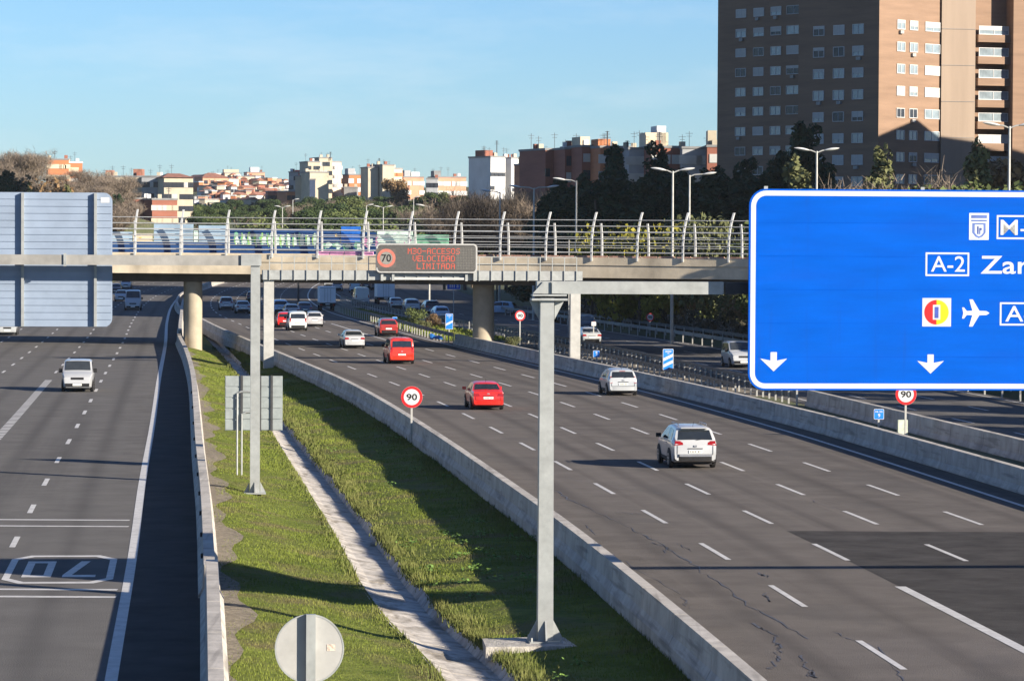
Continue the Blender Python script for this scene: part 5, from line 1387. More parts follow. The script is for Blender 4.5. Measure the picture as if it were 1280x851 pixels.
# --- far buildings
def block(name, label, px0, px1, pyt, Y, depth, mt, pyb=None, turn=0.0, cat='apartment block', rows=0, cols=0, wsz=(1.6, 1.5), roof=None, rooft='flat', side=None, sidecols=0, pm=DARKW, fmat=WFRAME, seed=1, group=None, annex=None, sub=False, frame=.12, zrow=3.0, top=1.2):
    a, b = D(px0, pyt, Y), D(px1, pyt, Y)
    w_ = (b.x - a.x); cx_ = (a.x + b.x) / 2; z0 = hill(cx_, Y + depth / 2) - 3
    if pyb: z0 = min(z0, D(px0, pyb, Y).z)
    zt = a.z
    t = thing(name, label, cat, (cx_, Y, z0), turn, group); h = zt - z0
    MB().box((0, depth / 2, h / 2), (w_, depth, h)).build('wall', mt, t)
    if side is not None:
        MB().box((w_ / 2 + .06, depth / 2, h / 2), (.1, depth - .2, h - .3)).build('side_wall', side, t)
    if rooft == 'hip':
        rh = w_ * .16; e = .5
        V = [(-w_ / 2 - e, -e, h), (w_ / 2 + e, -e, h), (w_ / 2 + e, depth + e, h), (-w_ / 2 - e, depth + e, h), (-w_ * .22, depth / 2, h + rh), (w_ * .22, depth / 2, h + rh)]
        MB().add(V, [(0, 1, 5, 4), (1, 2, 5), (2, 3, 4, 5), (3, 0, 4), (3, 2, 1, 0)]).build('roof', roof or TERRA, t)
    elif rooft == 'gable':
        rh = min(w_, depth) * .28; e = .4
        if w_ > depth: V = [(-w_ / 2 - e, -e, h - .1), (w_ / 2 + e, -e, h - .1), (w_ / 2 + e, depth + e, h - .1), (-w_ / 2 - e, depth + e, h - .1), (-w_ / 2 - e, depth / 2, h + rh), (w_ / 2 + e, depth / 2, h + rh)]; Fc = [(0, 1, 5, 4), (1, 2, 5), (2, 3, 4, 5), (3, 0, 4), (3, 2, 1, 0)]
        else: V = [(-w_ / 2 - e, -e, h - .1), (w_ / 2 + e, -e, h - .1), (w_ / 2 + e, depth + e, h - .1), (-w_ / 2 - e, depth + e, h - .1), (0, -e, h + rh), (0, depth + e, h + rh)]; Fc = [(0, 1, 4), (1, 2, 5, 4), (2, 3, 5), (3, 0, 4, 5), (3, 2, 1, 0)]
        MB().add(V, Fc).build('roof', roof or TERRA, t)
    else:
        MB().box((0, depth / 2, h + .2), (w_ + .3, depth + .3, .4)).build('roof', roof or SLATE, t)
    if annex:
        for (ax, aw, ah, am) in annex: MB().box((ax * w_, depth * .5, h + .4 + ah / 2), (aw * w_, depth * .4, ah)).build('roof_house', am, t)
    r = random.Random(seed)
    if px1 - px0 > 10:
        for q in range(2 if px1 - px0 > 18 else 1):
            xx = w_ * r.uniform(-.4, .4); yy = depth * r.uniform(.2, .8); hh = r.uniform(1.6, 3.4)
            m = MB(); m.tube([(xx, yy, h), (xx, yy, h + .4 + hh)], .05, 4); m.box((xx, yy, h + hh), (1.3, .06, .06)); m.box((xx, yy, h + hh - .5), (.9, .06, .06)); m.build('aerial', GALVD, t)
        if rooft == 'flat':
            for q in range(2): m = MB(); m.box((w_ * r.uniform(-.42, .42), depth * r.uniform(.2, .8), h + .7), (.9, .9, 1.4)); m.build('chimney', r.choice([BEIGE, BRICKR, WHITER]), t)
    for k in range(rows):
        z = h - top - wsz[1] - zrow * k
        if z < 1: break
        for c_ in range(cols):
            x = -w_ / 2 + w_ * (c_ + .5) / cols
            if r.random() < .06: continue
            window(t, Vector((x, -.04, z)), 0, wsz[0], wsz[1], fmat, pm, 0, frame=frame, sub=sub, split=False) if sub else flatwin(t, Vector((x, -.05, z)), 0, wsz, pm if r.random() < .8 else SHUT)
        for c_ in range(sidecols):
            y = depth * (c_ + .5) / sidecols
            flatwin(t, Vector((w_ / 2 + .13, y, z)), math.pi / 2, wsz, pm if r.random() < .7 else SHUT)
    return t
_fwin = {}
def flatwin(t, P, rz, sz, mt):
    k = (round(sz[0], 1), round(sz[1], 1), mt.name)
    if k not in _fwin:
        o = MB().box((0, 0, sz[1] / 2), (sz[0], .16, sz[1])).build('window', mt); _fwin[k] = o.data; bpy.data.objects.remove(o)
    o = bpy.data.objects.new('window', _fwin[k]); link(o); o.parent = t; o.location = P; o.rotation_euler = (0, 0, rz); return o
def mast(px, pyb, pyt, Y, label):
    a, b = D(px, pyb, Y), D(px, pyt, Y); m = MB(); m.tube([(0, 0, -1), (0, 0, b.z - a.z)], .12, 5)
    for q in (.6, .8, .95): m.box((0, 0, (b.z - a.z) * q), (1.6 * (1.1 - q) + .5, .08, .08))
    o = m.build('roof_aerial', GALVD); o.location = a; tag(o, label, 'aerial')

# terraced brick apartments right of centre, stepping, in the shade of the trees
T = R(-28)
block('apartment_block', 'dark red brick block with a plain curved front, left end of the brick terrace', 681, 708, 188, 640, 14, BRICKR, turn=R(20), rows=2, cols=5, wsz=(.9, 1.5), zrow=4.2, top=3.4, seed=1)
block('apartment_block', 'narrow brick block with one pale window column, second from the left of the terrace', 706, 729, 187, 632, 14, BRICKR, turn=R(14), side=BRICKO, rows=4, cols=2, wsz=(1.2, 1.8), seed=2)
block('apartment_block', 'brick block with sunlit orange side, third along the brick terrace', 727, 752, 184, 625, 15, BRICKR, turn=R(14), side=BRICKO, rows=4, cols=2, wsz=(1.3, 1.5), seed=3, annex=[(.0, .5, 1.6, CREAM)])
block('apartment_block', 'grey-panelled brick block half hidden behind the tall dark cedar', 750, 790, 185, 618, 14, BRICKO, turn=R(12), side=BRICKO, rows=3, cols=3, wsz=(2.6, 1.6), pm=GREYR, seed=4, annex=[(-.2, .4, 1.3, BRICKO)])
block('apartment_block', 'grey-fronted block with white windows between two dark cedars', 786, 812, 187, 610, 14, GREYR, turn=R(6), side=BRICKO, rows=4, cols=2, wsz=(3.2, 1.5), pm=SHUT, seed=5)
block('apartment_block', 'orange brick block with cream roof houses, right of the taller dark cedar', 813, 852, 185, 604, 15, BRICKR, turn=R(8), side=BRICKO, rows=4, cols=3, wsz=(1.6, 1.6), pm=SHUT, seed=6, annex=[(-.15, .75, 2.4, CREAM), (.0, .3, 3.6, WHITER)])
block('apartment_block', 'grey-fronted block with white balcony windows left of the brown tower', 853, 885, 186, 600, 14, GREYR, turn=R(3), side=BRICKO, rows=5, cols=3, wsz=(2.6, 1.5), pm=SHUT, seed=7)
block('apartment_block', 'brick sliver of a block touching the left edge of the brown tower', 884, 900, 184, 596, 14, BRICKR, rows=5, cols=1, wsz=(1.4, 1.5), pm=SHUT, seed=8, annex=[(0, .7, 2.6, BEIGE)])
# white tower and its neighbours
block('apartment_tower', 'grey banded left wing beside the bright white tower in the skyline', 589, 610, 198, 935, 16, SLATE, rows=11, cols=3, wsz=(1.0, 1.0), pm=SHUT, zrow=2.9, seed=11, turn=R(-8))
block('apartment_tower', 'bright white apartment tower with a brick rooftop in the skyline', 612, 633, 197, 920, 12, WHITER, rows=6, cols=4, wsz=(1.0, 1.0), zrow=3.6, top=4, turn=R(30), seed=12, annex=[(-.2, .6, 1.6, BRICKR)], side=WHITER)
block('apartment_tower', 'white slab with a brick recess on its left, right of the white tower', 638, 654, 198.5, 940, 10, WHITER, rows=3, cols=2, wsz=(1.0, .9), zrow=6, top=8, turn=R(30), seed=13)
block('brick_stair_tower', 'narrow brown brick shaft between the two white towers', 631, 642, 199, 945, 8, BRICKR, rows=8, cols=1, wsz=(1.5, 1.2), seed=14, cat='stair tower')
block('apartment_block', 'orange brick building with a yellow top storey beside the white towers', 657, 681, 206, 860, 14, BRICKO, rows=1, cols=1, wsz=(1.6, 1.3), seed=15, turn=R(12), annex=[(.0, .9, 1.8, mat('yellow_render', (.5, .36, .14), .85))])
block('sports_hall', 'pale grey gable-ended hall wall in front of the orange brick building', 661, 683, 210, 840, 12, GREYR, seed=16, cat='hall')
block('shed', 'bright red pitched roof over a low hall left of the dark trees', 668, 684, 230, 800, 16, PINKR, rooft='gable', roof=REDROOF, seed=17, cat='shed')
block('shed', 'long low hall with bright red fascia behind the dark trees', 688, 722, 224, 700, 14, PINKR, roof=REDROOF, seed=18, cat='shed')
block('apartment_block', 'plain white building behind the brick terrace roofs', 673, 688, 193.5, 1040, 10, WHITER, seed=19, rows=0)
# the two beige tower groups
block('apartment_tower', 'beige stepped tower, tallest of the skyline left of the matrix display', 385, 400, 203, 1130, 14, BEIGE, seed=21, rows=3, cols=4, wsz=(1.2, 1.2), turn=R(15), zrow=3.2)
block('apartment_tower', 'beige tower core with a blue-grey window strip and roof aerials', 399, 415, 198, 1150, 16, BEIGE, seed=22, rows=12, cols=5, wsz=(1.2, 1.4), turn=R(15), side=PINKR, sidecols=3)
block('apartment_tower', 'orange and white balcony wing right of the tallest beige tower', 412, 428, 203, 1160, 14, CREAM, seed=23, rows=12, cols=4, wsz=(2.0, 1.2), turn=R(38), side=BRICKO, pm=SHUT)
block('apartment_tower', 'plain beige front slab with one dark window strip, below the tallest tower', 387, 411, 216, 1110, 12, BEIGE, seed=24, rows=9, cols=3, wsz=(.1, .1), turn=R(18), side=CREAM, sidecols=3)
block('window_strip_bay', 'dark blue vertical window strip on the plain beige front slab', 387, 394, 225, 1108.3, 2, mat('blue_window_strip', (.05, .07, .12), .3), seed=25, cat='stairwell')
block('apartment_block', 'plain grey-beige low building left of the tallest beige tower', 369, 388, 221, 1120, 12, BEIGE, seed=26)
block('apartment_block', 'small block with red corner left of the grey-beige low building', 361, 373, 216, 1160, 12, GREYR, seed=27, rows=3, cols=2, wsz=(1.6, 1.4), side=REDROOF, annex=[(.3, .5, .6, REDROOF)])
block('apartment_tower', 'left slab of the second beige tower above the matrix display', 460, 473, 210, 1100, 12, BEIGE, seed=28, turn=R(14), rows=0)
block('apartment_tower', 'dark recess strip of the second beige tower with aerials on top', 471, 480, 207, 1106, 10, mat('recess_grey', (.15, .15, .17), .8), seed=29, rows=12, cols=1, wsz=(1.6, 1.6))
block('apartment_tower', 'right slab of the second beige tower with lit orange side', 478, 493, 207, 1098, 14, BEIGE, seed=30, turn=R(20), side=CREAM, sidecols=3, rows=10)
block('apartment_tower', 'orange brick and white wing at the right of the second beige tower', 491, 504, 211.5, 1110, 12, CREAM, seed=31, turn=R(36), side=BRICKO, rows=10, cols=3, wsz=(1.6, 1.2), pm=BRICKO)
block('apartment_block', 'low salmon apartment block right of the second beige tower', 504, 530, 222, 1130, 14, PINKR, seed=32, turn=R(16), rows=5, cols=6, wsz=(1.8, 1.4), pm=WHITER, annex=[(-.15, .3, 2, GREYR), (.25, .4, 1.5, WHITER)])
block('apartment_block', 'low salmon block with grey-blue end left of the white tower', 545, 583, 222, 1080, 14, PINKR, seed=33, turn=R(12), rows=5, cols=9, wsz=(1.7, 1.4), pm=WHITER, annex=[(-.38, .22, 1.8, SLATE)])
block('apartment_block', 'small grey-blue shaded block at the left end of the salmon block', 533, 547, 224, 1070, 14, GREYR, seed=34, rows=4, cols=3, wsz=(1.6, 1.4))
block('apartment_block', 'brick and white block between the two beige tower groups', 436, 458, 219, 1200, 14, BRICKO, seed=35, rows=6, cols=4, wsz=(1.9, 1.6), pm=WHITER, turn=R(15), annex=[(-.2, .4, 2, GREYR)])
block('garage', 'low shaded grey building below the brick and white block', 430, 446, 235, 1150, 10, SLATE, seed=36, cat='low building')
mast(413, 197, 190, 1150, 'thin roof aerial on the beige tower core')
mast(474, 207, 198, 1106, 'thin roof aerial on the second beige tower')
mast(621, 187, 176, 920, 'tall thin roof aerial on the white tower')
mast(824, 180, 165, 604, 'roof aerial over the cream roof houses')
mast(759, 184, 164, 618, 'tall thin mast behind the brick terrace')
mast(784, 185, 176, 615, 'small roof aerial left of the cream roof houses')
# long grey-white block with red roof at the left
block('apartment_block', 'grey balcony block partly hidden by bare trees, left end of the long row', 119, 140, 222, 900, 14, BEIGE, seed=41, rows=6, cols=4, wsz=(1.5, 1.3), pm=DARKW, annex=[(.2, .4, 1.6, TERRA)])
block('apartment_block', 'grey and white balcony block in the middle of the long row', 138, 178, 221.5, 890, 14, BEIGE, seed=42, rows=7, cols=8, wsz=(1.5, 1.3), pm=DARKW, annex=[(.3, .28, 1.8, TERRA)])
block('apartment_block', 'balcony block with dark glazing at the right of the long row', 177, 212, 221.5, 885, 14, GREYR, seed=43, rows=8, cols=8, wsz=(1.6, 1.4), pm=DARKW, turn=R(-3))
block('apartment_block', 'tall cream-edged block with a red hipped roof ending the long row', 205, 241, 222, 875, 16, BEIGE, seed=44, rows=12, cols=7, wsz=(1.4, 1.3), pm=DARKW, rooft='hip', roof=TERRA, turn=R(14), side=CREAM)
block('apartment_block', 'brown brick block with balconies, left of two below the long row', 150, 194, 249, 800, 12, BRICKR, seed=45, rows=5, cols=7, wsz=(1.9, 1.2), pm=SHUT, side=CREAM, turn=R(10))
block('apartment_block', 'brown brick block with a sunlit cream corner over the bridge railing', 190, 222, 250, 790, 12, BRICKR, seed=46, rows=6, cols=5, wsz=(1.6, 1.2), pm=BEIGE, side=CREAM, turn=R(16))
block('apartment_block', 'orange brick block on the hill above the bare trees', 60, 86, 200, 960, 14, BRICKO, seed=47, rows=3, cols=5, wsz=(2, 1.2), pm=CREAM, turn=R(10))
block('apartment_block', 'orange brick block with white roof edge, right one on the hill', 84, 103, 204, 965, 14, BRICKO, seed=48, rows=3, cols=3, wsz=(2.2, 1.2), pm=CREAM, turn=R(10), roof=WHITER)
# the old quarter on its hill: a crowd of houses, each one its own
hr = random.Random(5)
walls = [WHITER, CREAM, PINKR, BRICKO, BEIGE, WHITER, BRICKR, CREAM]; wn = ['white', 'cream', 'salmon', 'orange brick', 'beige', 'white', 'red brick', 'cream']
for i in range(126):
    row = i // 18; u = (i % 18 + hr.uniform(-.4, .4)) / 17
    px = 248 + u * (130 - row * 2) ; Y = 1560 - row * 60 + hr.uniform(-20, 20)
    pyt = (219.5 + row * 5.1 + 13 * max(0, u - .4) * (1 - row * .12) + hr.uniform(-2.6, 2.6))
    k = hr.randrange(len(walls)); wpx = hr.uniform(5, 10.5)
    kind = hr.choice(['flat', 'gable', 'gable', 'hip', 'flat'])
    block('terraced_house', {'flat': '%s flat-roofed house in the crowd on the old hillside quarter', 'gable': '%s house with a pitched red-brown roof in the old hillside quarter', 'hip': '%s house with a hipped tile roof in the old hillside quarter'}[kind] % wn[k],
          px, px + wpx, pyt, Y, hr.uniform(8, 12), walls[k], turn=R(hr.uniform(-25, 35)), rooft=kind, rows=2 if hr.random() < .75 else 1, cols=hr.choice([1, 2, 2]), wsz=(.9, 1.2), seed=100 + i, cat='house', group='houses of the old hillside quarter',
          roof=SLATE if kind == 'flat' and hr.random() < .5 else (WHITER if kind == 'flat' else TERRA))
block('apartment_block', 'cream and yellow block with a blue stripe on top of the old hillside quarter', 281, 300, 217, 1560, 12, CREAM, seed=50, rows=2, cols=3, annex=[(0, 1.0, 1.5, BEIGE)], turn=R(12))
block('apartment_block', 'yellow-cream block right of the one with a blue stripe', 297, 318, 221, 1540, 12, CREAM, seed=51, rows=2, cols=3, side=CREAM, turn=R(10))
block('apartment_block', 'salmon stepped building with white front at the top of the old quarter', 309, 331, 216, 1580, 12, PINKR, seed=52, rows=3, cols=4, turn=R(12), annex=[(0, .5, 2.2, WHITER)])
block('villa', 'steep red-roofed villa at the left end of the old quarter', 253, 286, 222, 1450, 14, PINKR, seed=53, rooft='hip', rows=2, cols=4, turn=R(20), cat='villa')
block('brick_hall', 'broad brown brick hall with dark windows at the foot of the old quarter', 335, 360, 240, 1180, 12, BRICKR, seed=54, rows=1, cols=5, wsz=(2, 2), turn=R(8), cat='hall')
block('brick_hall', 'orange brick hall beside the grey-beige low building', 358, 386, 240, 1160, 12, BRICKO, seed=55, rows=1, cols=5, wsz=(1.4, 1.6), turn=R(20), cat='hall')
block('apartment_block', 'cream low block at the foot of the old quarter, just above the park trees', 262, 300, 254, 1190, 10, CREAM, seed=56, rows=1, cols=6, turn=R(8), roof=SLATE)
block('apartment_block', 'white low block with dark windows left of the cream low block', 243, 266, 250, 1200, 10, WHITER, seed=57, rows=1, cols=4, turn=R(8), roof=SLATE)
# ------------------------------------------------------------------ trees and shrubs
def leaves(blobs, n, size, seed, droop=.3, shell=.35):
    """blobs: (x, y, z, rx, ry, rz); returns vertex and face arrays of small leaf-clump faces"""
    r = np.random.default_rng(seed); B = np.array(blobs, float)
    w_ = B[:, 3] * B[:, 4] + B[:, 3] * B[:, 5] + B[:, 4] * B[:, 5]; w_ /= w_.sum()
    k = r.choice(len(B), n, p=w_)
    d = r.normal(size=(n, 3)); d /= np.linalg.norm(d, axis=1)[:, None]
    rad = 1 - shell * r.random(n) ** 1.5 + r.normal(size=n) * .07
    c = B[k, :3] + d * B[k, 3:] * rad[:, None]
    nn = d * .7 + r.normal(size=(n, 3)) * .65 + np.array([0, 0, droop]); nn /= np.linalg.norm(nn, axis=1)[:, None]
    u = np.cross(nn, r.normal(size=(n, 3))); u /= np.linalg.norm(u, axis=1)[:, None]; v = np.cross(nn, u)
    s = size * r.uniform(.5, 1.5, n)[:, None]; a = r.uniform(.45, 1.0, n)[:, None]
    V = np.stack([c - u * s, c + v * s * a, c + u * s * 1.0, c - v * s * a * .8], 1).reshape(-1, 3)
    return V, np.arange(n * 4).reshape(-1, 4)
def limb_mesh(h, r, branches, seed):
    rr = random.Random(seed); m = MB()
    pts = [(rr.uniform(-.03, .03) * h * k / 4, rr.uniform(-.03, .03) * h * k / 4, h * k / 4) for k in range(5)]
    m.tube(pts, [r, r * .85, r * .7, r * .5, r * .3], 7)
    for b in branches:
        z = h * rr.uniform(.45, .9); m.tube([(0, 0, z), (b[0] * .5, b[1] * .5, (z + b[2]) / 2 + .2), b], [r * .4, r * .25, r * .1], 5)
    return m
def make_tree(name, kind, seed):
    """a prototype: Empty > trunk, crown"""
    r = random.Random(seed); t = thing(name, 'x', 'tree'); B = []
    if kind in ('broad', 'rusty_tree'):
        h = 8.0
        for i in range(11):
            a = r.random() * 6.28; q = r.uniform(.6, 2.1); s = r.uniform(1.0, 1.7); B.append((q * math.cos(a), q * math.sin(a), r.uniform(3.4, 7.0), s, s, s * .8))
        limb_mesh(5.5, .2, [b[:3] for b in B[:6]], seed).build('trunk', BARK, t, smooth=60); V, Fc = leaves(B, 5200, .15, seed, .3, .5); mt = LEAFM if kind == 'broad' else LEAFR
    elif kind == 'stone_pine':
        for i in range(9):
            a = r.random() * 6.28; q = r.uniform(.3, 2.3); B.append((q * math.cos(a), q * math.sin(a), 6.6 - q * .25 + r.uniform(-.5, .5), r.uniform(.9, 1.5), r.uniform(.9, 1.5), r.uniform(.6, .95)))
        for i in range(5): a = r.random() * 6.28; B.append((1.6 * math.cos(a), 1.6 * math.sin(a), r.uniform(4.2, 5.6), 1.2, 1.2, .9))
        limb_mesh(6.0, .22, [b[:3] for b in B[:6]], seed).build('trunk', BARK, t, smooth=60); V, Fc = leaves(B, 4200, .15, seed, .5); mt = LEAFP
    elif kind == 'cedar':
        H_ = 14.0
        for k in range(12):
            z = 2.0 + (H_ - 2.2) * k / 11; rad = 3.5 * (1 - k / 12.2) ** .6 + .3
            for q in range(5 if k < 10 else 3):
                a = r.random() * 6.28; qq = rad * r.uniform(.3, .75); B.append((qq * math.cos(a), qq * math.sin(a), z + r.uniform(-.4, .4), rad * .5 * r.uniform(.7, 1.2), rad * .5 * r.uniform(.7, 1.2), r.uniform(.6, 1.0)))
        limb_mesh(H_ * .93, .28, [(b[0], b[1], b[2]) for b in B[::5]], seed).build('trunk', BARK, t, smooth=60); V, Fc = leaves(B, 20000, .2, seed, .2, .55); mt = LEAFD
    elif kind == 'cypress_pine':
        H_ = 9.0
        for k in range(10):
            z = 1.0 + (H_ - 1.2) * k / 9; rad = 2.0 * (1 - k / 9.6) ** .8 + .25
            for q in range(4): a = r.random() * 6.28; qq = rad * r.uniform(.3, .75); B.append((qq * math.cos(a), qq * math.sin(a), z + r.uniform(-.4, .4), rad * r.uniform(.35, .65), rad * r.uniform(.35, .65), r.uniform(.4, .9)))
        limb_mesh(H_ * .9, .2, [], seed).build('trunk', BARK, t, smooth=60); V, Fc = leaves(B, 8000, .15, seed, .2); mt = LEAFO
    elif kind in ('bare', 'bare_dark'):
        mt = TWIG if kind == 'bare' else TWIGD; tips = []
        m = MB(); m.tube([(0, 0, 0), (.1, 0, 1.6), (0, .1, 3.2)], [.14, .11, .07], 6)
        for i in range(9):
            a = i * 2.4 + r.random(); L1 = r.uniform(1.5, 2.8); z0 = r.uniform(1.8, 3.2); p = Vector((L1 * .7 * math.cos(a), L1 * .7 * math.sin(a), z0 + L1 * .9)); m.tube([(0, 0, z0), p * .55 + Vector((0, 0, z0 * .45 - .1)), p], [.045, .03, .012], 5); tips.append((Vector((0, 0, z0)), p))
            for j in range(4):
                s_ = r.uniform(.4, 1); b = Vector((0, 0, z0)).lerp(p, s_); e = b + Vector((r.gauss(0, .8), r.gauss(0, .8), r.uniform(.5, 1.6))); m.tube([b, e], [.02, .008], 4); tips.append((b, e))
        m.build('trunk', BARK if kind == 'bare' else TWIGD, t)
        n = 6500; V = []; 
        for i in range(n):
            b, e = tips[r.randrange(len(tips))]; p = b.lerp(e, r.uniform(.3, 1.1)) + Vector((r.gauss(0, .28), r.gauss(0, .28), r.gauss(0, .22)))
            d = Vector((r.gauss(0, .35), r.gauss(0, .35), r.uniform(.1, .6))).normalized() * r.uniform(.3, .75); sd_ = Vector((r.gauss(0, 1), r.gauss(0, 1), .1)).normalized() * r.uniform(.008, .02)
            V += [tuple(p - sd_), tuple(p + sd_), tuple(p + d + sd_ * .3), tuple(p + d - sd_ * .3)]
        V = np.array(V); Fc = np.arange(len(V)).reshape(-1, 4)
    elif kind in ('yellow', 'bush', 'olive', 'rusty'):
        for i in range(9):
            a = r.random() * 6.28; q = r.uniform(.2, 1.2); s = r.uniform(.5, .9); B.append((q * math.cos(a), q * math.sin(a), r.uniform(.7, 2.4), s, s, s * .9))
        limb_mesh(1.8, .08, [b[:3] for b in B[:7]], seed).build('stem', BARK, t); mt = {'yellow': LEAFY, 'bush': LEAFM, 'olive': LEAFO, 'rusty': LEAFR}[kind]
        V, Fc = leaves(B, 1900 if kind == 'yellow' else 2600, .085, seed, .3, .7)
    mesh_np('crown', V, Fc, mt, t)
    t['h0'] = float(np.percentile(V[:, 2], 99.7))
    return t
PROTO = {}; PH0 = {}
def tree(name, kind, label, x, y, h, group=None, z=None, var=0, wide=1.0, cat='tree'):
    key = (kind, var)
    if key not in PROTO: PROTO[key] = t = make_tree(name, kind, 31 + var * 7 + len(kind))
    else: t = copy_tree(PROTO[key]); t.name = name
    if key not in PH0: PH0[key] = t['h0']
    if 'h0' in t: del t['h0']
    s = h / PH0[key]; t.scale = (s * wide, s * wide, s); t.location = (x, y, hill(x, y) - .15 if z is None else z); t.rotation_euler = (0, 0, rng.uniform(0, 6.28))
    tag(t, label, cat, group); 
    if group is None and 'group' in t: del t['group']
    return t
def tree_px(name, kind, label, px, pyt, Y, base=None, **k):
    p = D(px, pyt, Y); b = (hill(p.x, Y) if base is None else base); return tree(name, kind, label, p.x, Y, p.z - b, z=b - .1, **k)
# dark evergreens right of centre
tree_px('cedar_tree', 'cedar', 'tall dark cedar in front of the brick terrace, left of the two tallest', 762, 186, 418, base=1.0)
tree_px('cedar_tree', 'cedar', 'tall dark cedar just left of the two-headed street lamp', 822, 184, 424, base=1.0, var=1, wide=.9)
tree_px('cedar_tree', 'cedar', 'broad dark cedar behind the slender lamp, right of the red roofs', 697, 226, 425, base=1.0, wide=1.15)
tree_px('cedar_tree', 'cedar', 'dark cedar filling the gap between the slender lamp and the tall cedar', 735, 222, 412, base=1.0, var=1, wide=1.2)
tree_px('cedar_tree', 'cedar', 'dark cedar between the two tallest cedars before the grey-fronted block', 792, 226, 410, base=1.0, wide=1.3)
tree_px('cedar_tree', 'cedar', 'dark cedar behind the single-headed lamp', 861, 216, 415, base=1.0, var=1, wide=1.3)
tree_px('cedar_tree', 'cedar', 'dark cedar before the left edge of the brown tower', 893, 212, 420, base=1.0, wide=1.2)
tree_px('cedar_tree', 'cedar', 'dark cedar rising against the lower windows of the set-back tower half', 930, 203, 428, base=1.0, var=1, wide=1.1)
tree_px('cedar_tree', 'cedar', 'bushy dark pine standing before the brown tower, left of its lit corner', 1012, 158, 400, base=1.0, wide=.95)
tree_px('cedar_tree', 'cedar', 'dark low pine at the left foot of the bushy dark pine', 968, 196, 405, base=1.0, var=1, wide=1.1)
for i, (px, py, Y) in enumerate(((716, 236, 398), (776, 226, 396), (842, 222, 394), (905, 222, 396), (950, 222, 398), (683, 254, 432), (875, 228, 390), (812, 232, 392), (745, 238, 394), (925, 234, 392), (700, 256, 396), (860, 244, 388))):
    tree_px('cedar_tree', 'cedar', 'lower dark evergreen in the dense shaded row behind the bridge railing', px, py, Y, base=.8, var=i % 2, wide=1.5, group='lower dark evergreens behind the bridge')
tree_px('fir_tree', 'cypress_pine', 'sunlit olive-green conifer over the blue sign, right of the bushy dark pine', 1103, 188, 330, base=1.2)
tree_px('fir_tree', 'cypress_pine', 'green conifer near the right edge left of the right street lamp', 1225, 183, 330, base=1.2, var=1)
tree_px('fir_tree', 'cypress_pine', 'small olive conifer over the left top corner of the blue sign', 992, 203, 335, base=1.2, var=1, wide=1.2)
tree_px('autumn_tree', 'rusty_tree', 'rust-coloured autumn tree at the right edge above the blue sign', 1262, 200, 335, base=1.2)
tree_px('bare_tree', 'bare', 'pale bare tree below the lit conifer at the top edge of the blue sign', 1085, 224, 325, base=1.2, wide=1.2)
tree_px('bare_tree', 'bare', 'pale bare tree above the middle of the blue sign top edge', 1175, 217, 325, base=1.2, var=1, wide=1.2)
# sunlit yellow shrubs and olive trees behind the bridge deck
for i, (px, py, Y, w_) in enumerate(((740, 281, 338, 1.1), (768, 279, 336, 1.2), (800, 283, 334, 1.0), (826, 277, 333, 1.3))):
    p = D(px, py, Y); tree('yellow_shrub', 'yellow', 'yellow-leaved tree lit by the sun behind the right half of the bridge railing', p.x, Y, p.z - .5, z=.3, var=i % 2, wide=.62 * w_, group='yellow trees behind the bridge railing')
for i, (px, py, Y, w_) in enumerate(((880, 268, 322, 1.0), (918, 272, 320, .9), (858, 276, 326, .8))):
    p = D(px, py, Y); tree('olive_tree', 'olive', 'grey-green leafy tree behind the right end of the bridge railing', p.x, Y, p.z - .5, z=.3, var=i % 2, wide=.6 * w_, group='grey-green trees behind the bridge railing')
p = D(838, 372, 322); tree('yellow_shrub', 'yellow', 'yellow-green foliage lit below the deck beside the dim 90 sign', p.x + .5, 330, 5.2, z=.3, wide=.9, cat='shrub')
for i in range(16):   # shaded undergrowth behind the wall, below the deck
    y = 300 + i * 7.5; x = SV(y) + 19.5 + rng.uniform(0, 2.0)
    tree('shrub', ['bush', 'rusty', 'olive'][i % 3], 'shaded bush growing behind the dark wall under the bridge', x, y, rng.uniform(3.5, 6), z=.2, var=i % 2, group='shaded bushes behind the dark wall', cat='shrub')
# screen of evergreens along the service road, mostly beyond the right edge
for i in range(20):
    y = 70 + i * 12.0; x = SV(y) + 20.5 + rng.uniform(0, 1.5)
    tree('hedge_tree', 'broad', 'dense evergreen in the row shading the service road', x, y, (9.4 if y < 200 else 11) + rng.uniform(-.5, .5), z=.1, var=i % 2, wide=1.15, group='row of evergreens along the service road')
for i in range(10):  # clump added behind the sign to shade the undergrowth below the deck
    x = 31 + i * 3.6; y = 300 - i * 3.3
    tree('hedge_tree', 'broad', 'evergreen added out of sight behind the blue direction sign to cast shade', x, y, rng.uniform(11.5, 13.0), z=.8, var=i % 2, wide=1.1, group='evergreens added for shade behind the blue sign')
for x, y, h in ((24.5, 311, 9.5), (27.5, 304, 11.5), (22, 321, 8.0), (26, 322, 9.5)):  # further hidden trees added to shade the dim sign and yellow foliage
    tree('hedge_tree', 'broad', 'evergreen added out of sight behind the blue direction sign to cast shade', x, y, h, z=.6, var=1, wide=1.0, group='evergreens added for shade behind the blue sign')
# bare brown trees over the matrix display
for i in range(15):
    px = 556 + i * 8.6; Y = 455 + (i % 3) * 22; py = 243 + 6 * math.sin(i * 1.9) + (6 if px > 640 else 0) + (8 if px < 570 else 0)
    tree_px('bare_tree', 'bare_dark' if i % 4 else 'bare', 'dark leafless tree in the brown grove over the matrix display', px, py, Y, base=2.0, var=i % 3, wide=.85, group='brown leafless grove')
for i in range(8):
    px = 655 + i * 7; tree_px('bare_tree', 'bare', 'pale leafless tree below the red roofs', px, 238 + 5 * math.sin(i * 2.3), 520 + i * 6, base=3.0, var=i % 3, wide=.7, group='pale leafless trees below the red roofs')
